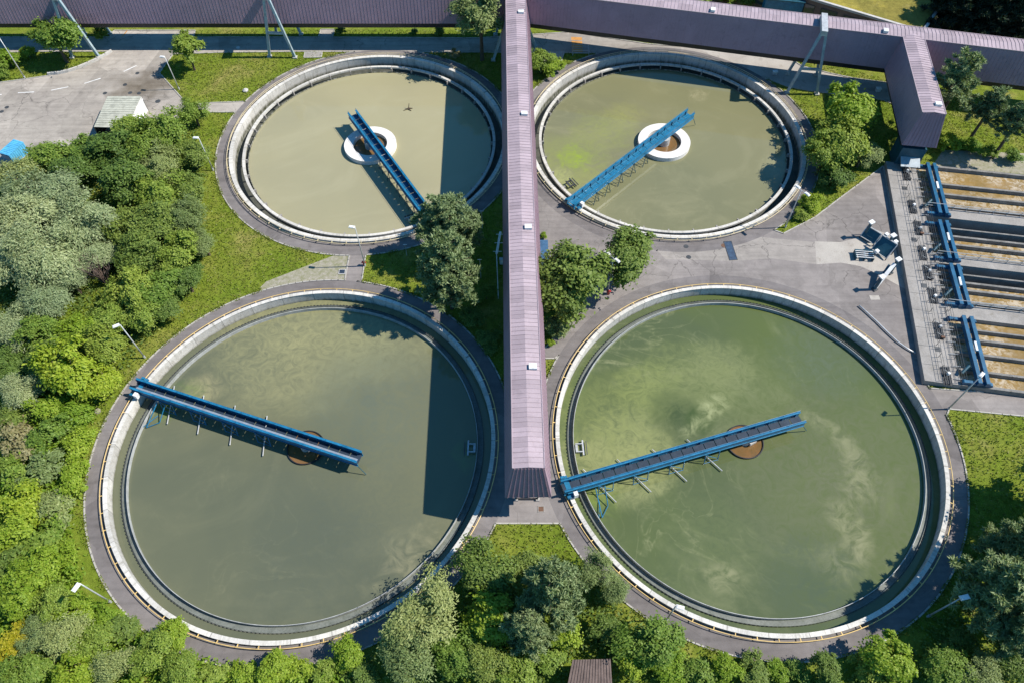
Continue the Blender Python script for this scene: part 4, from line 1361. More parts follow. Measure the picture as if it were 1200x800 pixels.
for (bx, by, hx, hy, lab) in ((565.5, 268, 565, 247, 'thin grey pole with short crossarm beside the tall pines'), (563.5, 326, 563, 304, 'thin grey pole with short crossarm below the tall pines'), (477, 300, 477.5, 286, 'thin grey post with stay on the shaded verge below the bridge end')):
    h = height_of((bx, by), (hx, hy))
    x, y = G(bx, by)
    t = empty('marker_post', (x, y, 0), lab, 'post', 'thin grey posts')
    MB().tube([(0, 0, 0), (0, 0, h)], 0.05, 6).build('pole', MT['galv'], t)
    MB().tube([(-0.3, 0, h - 0.1), (0.3, 0, h - 0.1)], 0.05, 6).build('crossarm', MT['white'], t)

# guard rail at the algae patch tank
pts = [G(671, 65.5), G(690, 65.5), G(689, 58), G(671.5, 58)]
t = empty('guard_rail', (*pts[0], 0), 'square steel guard rail next to the orange road bars', 'guard rail')
m = MB()
for z in (0.55, 1.05):
    m.tube([(x, y, z) for x, y in pts], 0.04, 5, True)
m.build('rail', MT['steel'], t, world=True)
m = MB()
for x, y in pts:
    m.tube([(x, y, 0), (x, y, 1.05)], 0.05, 5)
m.build('post', MT['steel'], t, world=True)

# low kerb wall at the road bend
pts = [Vector((*G(*p), 0)) for p in ((57, 88), (68, 87), (80, 84.5), (92, 80.5), (104, 75.5), (115, 70.5), (124, 65.5), (131, 61))]
m = MB()
for a, b in zip(pts, pts[1:]):
    d = (b - a).normalized() * 0.05
    m.beam(a - d + Vector((0, 0, 0.2)), b + d + Vector((0, 0, 0.2)), 0.34, 0.55)
tag(m.build('low_wall', MT['whitecon']), 'low curved pale wall along the road bend under the trestle', 'wall')
# stone, boxes on the verges
x, y = G(288, 107)
o = MB().tube([(x, y, 0), (x, y, 0.25), (x, y, 0.5)], [0.5, 0.55, 0.2], 7).build('boulder', MT['whitecon'])
tag(o, 'pale boulder on the meadow beside the pale olive tank path', 'boulder')
x, y = G(115, 482)
o = MB().tube([(x, y, 0), (x, y, 0.25), (x, y, 0.45)], [0.4, 0.42, 0.2], 7).build('boulder', MT['gravel'])
tag(o, 'grey boulder on the grass strip beside the grey-green tank path', 'boulder')
for (px, py, lab) in ((1029, 758, 'white box at the path edge below the green swirling tank'), (1028.5, 107, 'white box in the shade beside the bright green tree'), (907.5, 87, 'white box on the concrete apron behind the algae patch tank')):
    x, y = G(px, py)
    z0 = 0.0
    t = empty('utility_box', (x, y, z0), lab, 'utility box', 'white utility boxes')
    MB().box((0, 0, 0.3), (0.8, 0.6, 0.6)).build('body', MT['galv'], t)
    MB().box((0, 0, 0.63), (0.9, 0.7, 0.06)).build('lid', MT['white'], t)

# ------------------------------------------------------------------ lamps
def lamp(base, head, label, double=None, mat='galv', size=1.0):
    h = height_of(base, head)
    x, y = G(*base)
    t = empty('street_lamp', (x, y, 0), label, 'street lamp', 'street lamps along the paths')
    MB().tube([(0, 0, 0), (0, 0, h * 0.5), (0, 0, h)], [0.11, 0.085, 0.06], 8).build('pole', MT[mat], t, smooth=True)
    MB().tube([(0, 0, 0), (0, 0, 0.5)], 0.15, 8).build('base', MT[mat], t)
    if double:
        hx, hy = G(double[0], double[1], h)
        a = math.atan2(hy - y, hx - x)
        ends = [(0.9 * math.cos(a), 0.9 * math.sin(a)), (-0.5 * math.cos(a), -0.5 * math.sin(a))]
    else:
        hx, hy = -x, 45 - y
        a = math.atan2(-hy, -hx) + 0.7
        ends = [(0.25 * math.cos(a), 0.25 * math.sin(a))]
    for ex, ey in ends:
        a = math.atan2(ey, ex)
        am = MB().tube([(0, 0, h - 0.05), (ex, ey, h + 0.05)], 0.045, 6).build('arm', MT[mat], t)
        lh = MB()
        lh.box((ex + 0.22 * math.cos(a), ey + 0.22 * math.sin(a), h + 0.08), (0.85 * size, 0.42 * size, 0.13), a)
        lh.box((ex + 0.22 * math.cos(a), ey + 0.22 * math.sin(a), h + 0.17), (0.65 * size, 0.3 * size, 0.08), a)
        lh.build('lamp_head', MT['white'], t)
lamp((130, 705), (95, 680), 'white street lamp beside the bushes below the grey-green tank', size=1.1)
lamp((170, 419), (143, 379), 'street lamp standing at the wood above the bridge end of the grey-green tank')
lamp((1087, 722), (1120, 692), 'blue-shaded street lamp in front of the big pine', mat='steel', size=1.2)
lamp((920, 267), (937, 222), 'double-headed lamp on the planted island beside the algae patch tank', double=(943, 226))
lamp((428, 312), (421, 266), 'white lamp beside the red hydrant at the short path')
lamp((712, 344), (716, 302), 'double-headed lamp between the two dark round trees', double=(713, 298))
lamp((29.5, 92), (1, 46), 'street lamp by the bushy tree at the picture corner')
lamp((210, 105), (192, 68), 'street lamp on the verge beside the small round tree')
lamp((250, 200), (236, 161), 'street lamp between the wood and the pale olive tank')
lamp((1111, 479), (1147.5, 441), 'lamp at the grass corner, its shadow crossing the green swirling tank')
lamp((781, 726), (790, 709), 'short lamp on the lower rim path of the green swirling tank')

# ------------------------------------------------------------------ buildings
# building with a planted roof behind the east gallery
zr = 6.5
pa, pc, pd = Vector(G(954, 0, zr)), Vector(G(1081, 38, zr)), Vector(G(1107, 0, zr))
da, db = (pa - pc).normalized(), (pd - pc).normalized()
pa2, pd2 = pc + da * 75, pc + db * 60
pe = pa2 + (pd2 - pc)
t = empty('flat_roof_building', (*pc, 0), 'long building with flowering meadow roof behind the dark gallery', 'building')
MB().prism([tuple(pc), tuple(pd2), tuple(pe), tuple(pa2)], 0, zr - 0.15).build('wall', MT['facade'], t, world=True)
MB().prism([tuple(p) for p in (pc + (da + db) * 0.5, pd2 + (da - db) * 0.5, pe - (da + db) * 0.5, pa2 + (db - da) * 0.5)], zr - 0.14, zr + 0.05).build('roof', MT['meadowroof'], t, world=True)
m = MB()
for a, b in ((pc, pd2), (pd2, pe), (pe, pa2), (pa2, pc)):
    m.beam((*a, zr + 0.05), (*b, zr + 0.05), 0.5, 0.42)
m.build('parapet', MT['whitecon'], t, world=True)
nf = Vector((da.y, -da.x))
if nf.y > 0: nf = -nf
for k in range(12):
    a = pc + da * (2.5 + k * 4.2) + nf * 0.02
    b = a + da * 2.9
    q = [(*a, 2.6), (*b, 2.6), (*b, 5.4), (*a, 5.4)]
    f = MB().plate(q, 0.06)
    f2 = f.build('window', MT['glass'], t, world=True)
    m = MB()
    for (s0, s1) in ((q[0], q[1]), (q[1], q[2]), (q[2], q[3]), (q[3], q[0])):
        m.beam(s0, s1, 0.16, 0.16)
    m.build('frame', MT['dark'], f2, world=True)
# blue covered stair at the top
a = G(905, 12, 5.0)
b = G(948, 3, 5.0)
t = empty('stair_tower', (a[0] + 3, a[1] + 2, 0), 'dark blue box building beside the meadow roof, behind the gallery', 'building')
MB().box((a[0] + 3.5, a[1] + 6, 2.9), (7.0, 9.0, 5.8), -0.2).build('wall', MT['blue'], t, world=True)
MB().box((a[0] + 3.5, a[1] + 6, 5.85), (7.3, 9.3, 0.15), -0.2).build('roof', MT['teal'], t, world=True)
MB().box((a[0] + 2.6, a[1] + 1.5, 1.2), (1.2, 0.12, 2.2), -0.2).build('door', MT['dark'], t, world=True)

# green roofed shed in the open asphalt
zs = 2.7
A, B, C_, D = G(126, 113, zs + 0.3), G(165, 113, zs + 0.3), G(148, 150, zs), G(110, 149, zs)
c = ((A[0] + C_[0]) / 2, (A[1] + C_[1]) / 2)
t = empty('carport', (*c, 0), 'open shed with pale green ribbed roof and white gable beside the wood', 'shed')
quad = [(*D, zs), (*C_, zs), (*B, zs + 0.3), (*A, zs + 0.3)]
m = MB().plate(quad, 0.08)
for i in range(1, 14):
    f = i / 14
    p, q = Vector(quad[0]).lerp(Vector(quad[3]), f), Vector(quad[1]).lerp(Vector(quad[2]), f)
    m.beam(p + Vector((0, 0, 0.02)), q + Vector((0, 0, 0.02)), 0.12, 0.07)
m.build('roof', MT['greenroof'], t, world=True)
m = MB()
for p in (A, B, C_, D):
    m.beam((*p, 0), (*p, zs), 0.14, 0.14)
m.build('post', MT['dark'], t, world=True)
Bx, Cx = Vector(B), Vector(C_)
MB().plate([(*Cx, 0.0), (*(Cx + Vector((2.2, 0.6))), 0.0), (*(Bx + Vector((0.3, -0.2))), zs + 0.1), (*(Cx), zs - 0.1)], 0.06).build('gable', MT['white'], t, world=True)
MB().plate([(*Cx, zs - 0.12), (*Bx, zs + 0.18), (*(Bx), 0.02), (*(Cx), 0.02)], 0.05).build('side_wall', MT['white'], t, world=True)
Dx, Ax = Vector(D), Vector(A)
MB().plate([(*Dx, 0.02), (*Dx.lerp(Ax, 0.4), 0.02), (*Dx.lerp(Ax, 0.4), zs - 0.1), (*Dx, zs - 0.1)], 0.05).build('back_wall', MT['black'], t, world=True)

# light blue container at the wood
x, y = G(21, 184)
t = empty('container', (x, y, 0), 'light blue ribbed container half hidden by the wood at the open asphalt', 'container', None, 1.2)
m = MB().box((0, 0, 1.0), (3.4, 2.0, 1.95))
for k in range(-4, 5):
    for s in (-1, 1):
        m.box((k * 0.38, s * 1.02, 1.0), (0.16, 0.05, 1.75))
m.build('body', MT['lightblue'], t)
m = MB().box((0, 0, 2.02), (3.5, 2.1, 0.1))
for k in range(-4, 5):
    m.box((k * 0.38, 0, 2.09), (0.15, 2.0, 0.05))
m.build('roof', MT['lightblue'], t)
MB().box((-1.73, 0, 1.0), (0.06, 1.7, 1.7)).build('door', MT['blue'], t)

# brown shed at the lower edge
zs = 2.6
A, B = G(672, 772.5, zs + 0.25), G(714.5, 771.5, zs + 0.25)
C_, D = G(717, 812, zs), G(664, 812, zs)
t = empty('shed', (*(((A[0] + C_[0]) / 2), (A[1] + C_[1]) / 2), 0), 'brown plank-roofed shed among the trees below the tanks', 'shed')
quad = [(*D, zs), (*C_, zs), (*B, zs + 0.25), (*A, zs + 0.25)]
m = MB().plate(quad, 0.08)
for i in range(0, 15):
    f = i / 14
    p, q = Vector(quad[0]).lerp(Vector(quad[1]), f), Vector(quad[3]).lerp(Vector(quad[2]), f)
    m.beam(p + Vector((0, 0, 0.03)), q + Vector((0, 0, 0.03)), 0.17, 0.05 + 0.03 * (i % 2))
m.build('roof', MT['brownroof'], t, world=True)
ins = lambda p, q, f: (p[0] + (q[0] - p[0]) * f, p[1] + (q[1] - p[1]) * f)
MB().prism([ins(D, B, 0.06), ins(C_, A, 0.06), ins(B, D, 0.06), ins(A, C_, 0.06)], 0, zs - 0.1).build('wall', MT['facade'], t, world=True)

# ------------------------------------------------------------------ vegetation
RNG = np.random.default_rng(7)
LEAF = {
    'broad': leaf_mat('leaf_mid_green', (0.131, 0.209, 0.030), (0.183, 0.266, 0.041), (0.261, 0.337, 0.063)),
    'dark': leaf_mat('leaf_dark_green', (0.098, 0.158, 0.031), (0.138, 0.204, 0.041), (0.204, 0.274, 0.059)),
    'willow': leaf_mat('leaf_silver_willow', (0.194, 0.251, 0.113), (0.259, 0.316, 0.154), (0.356, 0.405, 0.219), 0.25),
    'lime': leaf_mat('leaf_yellow_green', (0.162, 0.259, 0.019), (0.218, 0.316, 0.028), (0.316, 0.400, 0.053), 0.36),
    'yellow': leaf_mat('leaf_yellow', (0.220, 0.242, 0.011), (0.297, 0.297, 0.017), (0.396, 0.363, 0.033), 0.36),
    'olive': leaf_mat('leaf_grey_olive', (0.155, 0.200, 0.064), (0.218, 0.273, 0.091), (0.301, 0.346, 0.137), 0.25),
    'pine': leaf_mat('needle_grey_green', (0.150, 0.207, 0.088), (0.211, 0.272, 0.120), (0.299, 0.360, 0.176), 0.2),
    'spruce': leaf_mat('needle_shade_dark', (0.018, 0.035, 0.018), (0.025, 0.045, 0.022), (0.040, 0.060, 0.030), 0.15),  # deep shade on these conifers is put into the needle colour
    'straw': leaf_mat('leaf_straw', (0.286, 0.242, 0.121), (0.220, 0.209, 0.088), (0.330, 0.297, 0.165), 0.25),
}

def leaves(centres, normals, along, L, W):
    """one diamond leaf per row, as numpy arrays"""
    n = len(centres)
    nrm = normals / (np.linalg.norm(normals, axis=1, keepdims=True) + 1e-9)
    t = along - (along * nrm).sum(1, keepdims=True) * nrm
    t /= (np.linalg.norm(t, axis=1, keepdims=True) + 1e-9)
    b = np.cross(nrm, t)
    L, W = L[:, None], W[:, None]
    v = np.empty((n, 4, 3))
    v[:, 0] = centres + t * L
    v[:, 1] = centres + b * W + nrm * (W * 0.25)
    v[:, 2] = centres - t * L
    v[:, 3] = centres - b * W + nrm * (W * 0.25)
    return v.reshape(-1, 3)

def quads_mesh(name, v, mat):
    n = len(v) // 4
    me = bpy.data.meshes.new(name)
    me.vertices.add(len(v))
    me.vertices.foreach_set('co', v.astype(np.float32).ravel())
    me.loops.add(len(v))
    me.loops.foreach_set('vertex_index', np.arange(len(v), dtype=np.int32))
    me.polygons.add(n)
    me.polygons.foreach_set('loop_start', np.arange(0, len(v), 4, dtype=np.int32))
    me.polygons.foreach_set('loop_total', np.full(n, 4, dtype=np.int32))
    me.materials.append(mat)
    me.update(calc_edges=True)
    return me

def unit(n, r=RNG):
    v = r.normal(size=(n, 3))
    return v / np.linalg.norm(v, axis=1, keepdims=True)

def make_crown(seed, r, zc, squash, nlobe, nclump, nleaf, ls, aspect=0.6, droop=0.0, spread=0.62, upb=0.45):
    """uneven crown: boughs of different length, each ending in a few flattened leaf sprays; returns leaf vertices and bough ends"""
    g = np.random.default_rng(seed)
    # a few main boughs decide the outline, the rest fill in
    main = unit(5, g)
    main[:, 2] = np.abs(main[:, 2]) * 0.7
    d = unit(nlobe * 2, g)
    d[:, 2] = np.abs(d[:, 2]) * 1.15 - 0.3
    d /= np.linalg.norm(d, axis=1, keepdims=True)
    pull = np.clip((d @ (main / np.linalg.norm(main, axis=1, keepdims=True)).T).max(1), 0, 1)
    rad = r * (0.30 + 0.66 * pull ** 2.5) * (0.65 + 0.5 * g.random(len(d)))
    lob = d * rad[:, None]
    lob[:, 2] *= squash
    lob = np.vstack([lob, g.normal(size=(3, 3)) * r * 0.2])
    lr = r * (0.15 + 0.13 * g.random(len(lob)))
    C, Nn, Al = [], [], []
    for c, q in zip(lob, lr):
        out = c / (np.linalg.norm(c) + 1e-6)
        face = out * 0.5 + np.array([0, 0, 0.75])
        face /= np.linalg.norm(face)
        nc = max(4, int(nclump * 0.42))
        dd = unit(nc, g)
        cl = c + dd * q * np.array([1.1, 1.1, 0.75]) * (0.55 + 0.6 * g.random((nc, 1)))
        cr = q * (0.34 + 0.26 * g.random(nc))
        for k in range(nc):
            n = int(nleaf * (0.6 + 0.8 * g.random()))
            o = g.normal(size=(n, 3)) * cr[k]
            o -= np.outer(o @ face, face) * 0.62           # flattened spray
            C.append(cl[k] + o)
            Nn.append(face * 0.75 + dd[k] * 0.3 + np.array([0, 0, upb * 0.4]) + g.normal(size=(n, 3)) * 0.36)
            al = out + g.normal(size=(n, 3)) * 0.7
            al[:, 2] -= droop
            Al.append(al)
    C, Nn, Al = np.vstack(C), np.vstack(Nn), np.vstack(Al)
    C[:, 2] += zc
    C[:, 2] = np.maximum(C[:, 2], 0.15)
    L = ls * (0.6 + 0.8 * g.random(len(C)))
    v = leaves(C, Nn, Al, L, L * aspect)
    lob = lob + np.array([0, 0, zc])
    return v, lob[:: max(1, len(lob) // 13)]

def trunk_mesh(lob, zc, r0, seed):
    g = random.Random(seed)
    m = MB()
    top = zc + 0.1
    px_, py_ = g.uniform(-.2, .2), g.uniform(-.2, .2)
    m.tube([(0, 0, -0.1), (px_ * .4, py_ * .4, top * 0.35), (px_, py_, top * 0.75), (px_ * 1.2, py_, top)], [r0 * 1.25, r0, r0 * 0.75, r0 * 0.5], 8)
    for c in lob:
        z0 = top * g.uniform(0.45, 0.85)
        a = Vector((px_ * .8, py_ * .8, z0))
        b = Vector(c)
        mid_ = a.lerp(b, 0.5) + Vector((g.uniform(-.2, .2), g.uniform(-.2, .2), 0.25))
        m.tube([a, mid_, b], [r0 * 0.45, r0 * 0.28, r0 * 0.1], 5)
    return m

def make_pine(seed, r, H, ls=0.42, lo=0.34, nw=10, tufts=3.6):
    """open layered pine: whorls of boughs, each a spray of needle tufts"""
    g = np.random.default_rng(seed)
    C, Nn, Al = [], [], []
    m = MB()
    m.tube([(0, 0, -0.1), (0.1, 0, H * 0.5), (0.05, 0.1, H * 0.96)], [0.22, 0.16, 0.05], 8)
    for k in range(nw):
        f = lo + (0.98 - lo) * k / (nw - 1)
        z = H * f
        br = r * (1.05 - 0.78 * ((f - lo) / (1 - lo)) ** 1.4) * (0.8 + 0.3 * g.random())
        nb = g.integers(5, 8)
        a0 = g.random() * 6.28
        for j in range(nb):
            a = a0 + j * 6.283 / nb + g.normal() * 0.25
            bl = br * (0.7 + 0.4 * g.random())
            dz = bl * (0.25 * (f - 0.5))
            e = np.array([math.cos(a) * bl, math.sin(a) * bl, z + dz + 0.25])
            s = np.array([0.05, 0.05, z])
            m.tube([tuple(s), tuple((s + e) / 2 + np.array([0, 0, -0.1])), tuple(e)], [0.07, 0.05, 0.02], 4)
            nt_ = max(3, int(bl * tufts))
            for q in range(nt_):
                t_ = 0.25 + 0.78 * q / nt_
                p = s + (e - s) * t_ + g.normal(size=3) * np.array([0.34, 0.34, 0.16]) * (0.5 + t_ * 0.6)
                n = 46
                dd = unit(n, g)
                dd[:, 2] = np.abs(dd[:, 2]) * 0.9 + 0.1
                C.append(p + dd * ls * 0.62)
                Al.append(dd)
                Nn.append(unit(n, g) + np.array([0, 0, 0.5]))
    C, Nn, Al = np.vstack(C), np.vstack(Nn), np.vstack(Al)
    L = ls * (0.5 + 0.5 * g.random(len(C)))
    return leaves(C, Nn, Al, L, L * 0.22), m

PROTO = {}
def proto(kind, variant):
    """crown and trunk meshes of unit kinds: (crown mesh, trunk mesh, crown radius, height of the crown's middle)"""
    key = (kind, variant)
    if key in PROTO:
        return PROTO[key]
    sd = hash(kind) % 1 + variant * 17 + {'broad': 3, 'dark': 5, 'willow': 8, 'lime': 11, 'yellow': 12, 'olive': 14, 'pine': 21, 'spruce': 25, 'straw': 28, 'lowbush': 30, 'limebush': 33, 'darkbush': 36, 'straw_bush': 39, 'tall': 42, 'olivebush': 46, 'slimpine': 51, 'upright': 55}[kind] * 101
    if kind in ('broad', 'dark', 'olive'):
        r, zc = 4.2, 5.0
        v, lob = make_crown(sd, r, zc, 0.95, 13, 26, 34, 0.20 if kind != 'olive' else 0.17, 0.6 if kind != 'olive' else 0.42, spread=0.66)
        tm = trunk_mesh(lob, zc, 0.26, sd)
        mat = LEAF[kind]
    elif kind == 'tall':
        r, zc = 3.0, 6.2
        v, lob = make_crown(sd, r, zc, 1.75, 14, 26, 32, 0.17, 0.42, droop=0.4)
        tm = trunk_mesh(lob, zc, 0.2, sd)
        mat = LEAF['olive']
    elif kind == 'willow':
        r, zc = 4.8, 5.4
        v, lob = make_crown(sd, r, zc, 0.9, 16, 34, 36, 0.23, 0.27, droop=0.55, spread=0.68)
        tm = trunk_mesh(lob, zc, 0.34, sd)
        mat = LEAF['willow']
    elif kind in ('lime', 'yellow'):
        r, zc = 3.2, 3.4
        v, lob = make_crown(sd, r, zc, 0.95, 11, 24, 32, 0.18, 0.62, spread=0.62)
        tm = trunk_mesh(lob, zc, 0.16, sd)
        mat = LEAF[kind]
    elif kind in ('lowbush', 'limebush', 'darkbush', 'straw_bush', 'olivebush'):
        r, zc = 2.0, 1.35
        v, lob = make_crown(sd, r, zc, 0.75, 9, 20, 28, 0.14, 0.55, spread=0.64)
        tm = trunk_mesh(lob, zc, 0.08, sd)
        mat = LEAF[{'lowbush': 'broad', 'limebush': 'lime', 'darkbush': 'dark', 'straw_bush': 'straw', 'olivebush': 'olive'}[kind]]
    elif kind == 'pine':
        r, H = 3.6, 10.0
        v, tm = make_pine(sd, r, H)
        zc = H * 0.66
        mat = LEAF['pine']
    elif kind == 'slimpine':
        r, H = 2.6, 8.5
        v, tm = make_pine(sd, r, H, 0.36, 0.56, 6, 2.7)
        zc = H * 0.76
        mat = LEAF['pine']
    elif kind == 'upright':
        r, zc = 2.6, 4.2
        v, lob = make_crown(sd, r, zc, 1.4, 13, 26, 32, 0.17, 0.6)
        tm = trunk_mesh(lob, zc, 0.17, sd)
        mat = LEAF['broad']
    elif kind == 'spruce':
        r, H = 3.2, 11.0
        v, tm = make_pine(sd, r, H, 0.5)
        zc = H * 0.66
        mat = LEAF['spruce']
    cm = quads_mesh('crown', v, mat)
    tob = tm.build('trunk', MT['bark'])
    tme = tob.data
    bpy.data.objects.remove(tob)
    PROTO[key] = (cm, tme, r, zc)
    return PROTO[key]

TREE_RNG = random.Random(11)
def plant(px, py, rpx, kind, label, cat=None, group=None, variant=None):
    v = TREE_RNG.randrange(4) if variant is None else variant
    cm, tme, r0, zc0 = proto(kind, v)
    x, y = G(px, py, 3)
    for _ in range(4):
        rm = rpx * depth(x, y, 3) / F_PX
        s = rm / r0
        x, y = G(px, py, zc0 * s)
    bush = kind in ('lowbush', 'limebush', 'darkbush', 'straw_bush', 'olivebush')
    name = 'bush' if bush else {'pine': 'pine_tree', 'slimpine': 'pine_tree', 'spruce': 'conifer_tree', 'willow': 'willow_tree'}.get(kind, 'broadleaf_tree')
    t = empty(name, (x, y, 0), label, cat or ('bush' if bush else 'tree'), group, TREE_RNG.uniform(0, 6.28))
    s *= 1.10
    t.scale = (s * TREE_RNG.uniform(.84, 1.18), s * TREE_RNG.uniform(.84, 1.18), s * TREE_RNG.uniform(0.84, 1.06))
    for n, me in (('crown', cm), ('trunk', tme)):
        o = bpy.data.objects.new(n if not (bush and n == 'trunk') else 'stem', me)
        COL.objects.link(o)
        o.parent = t
    return t

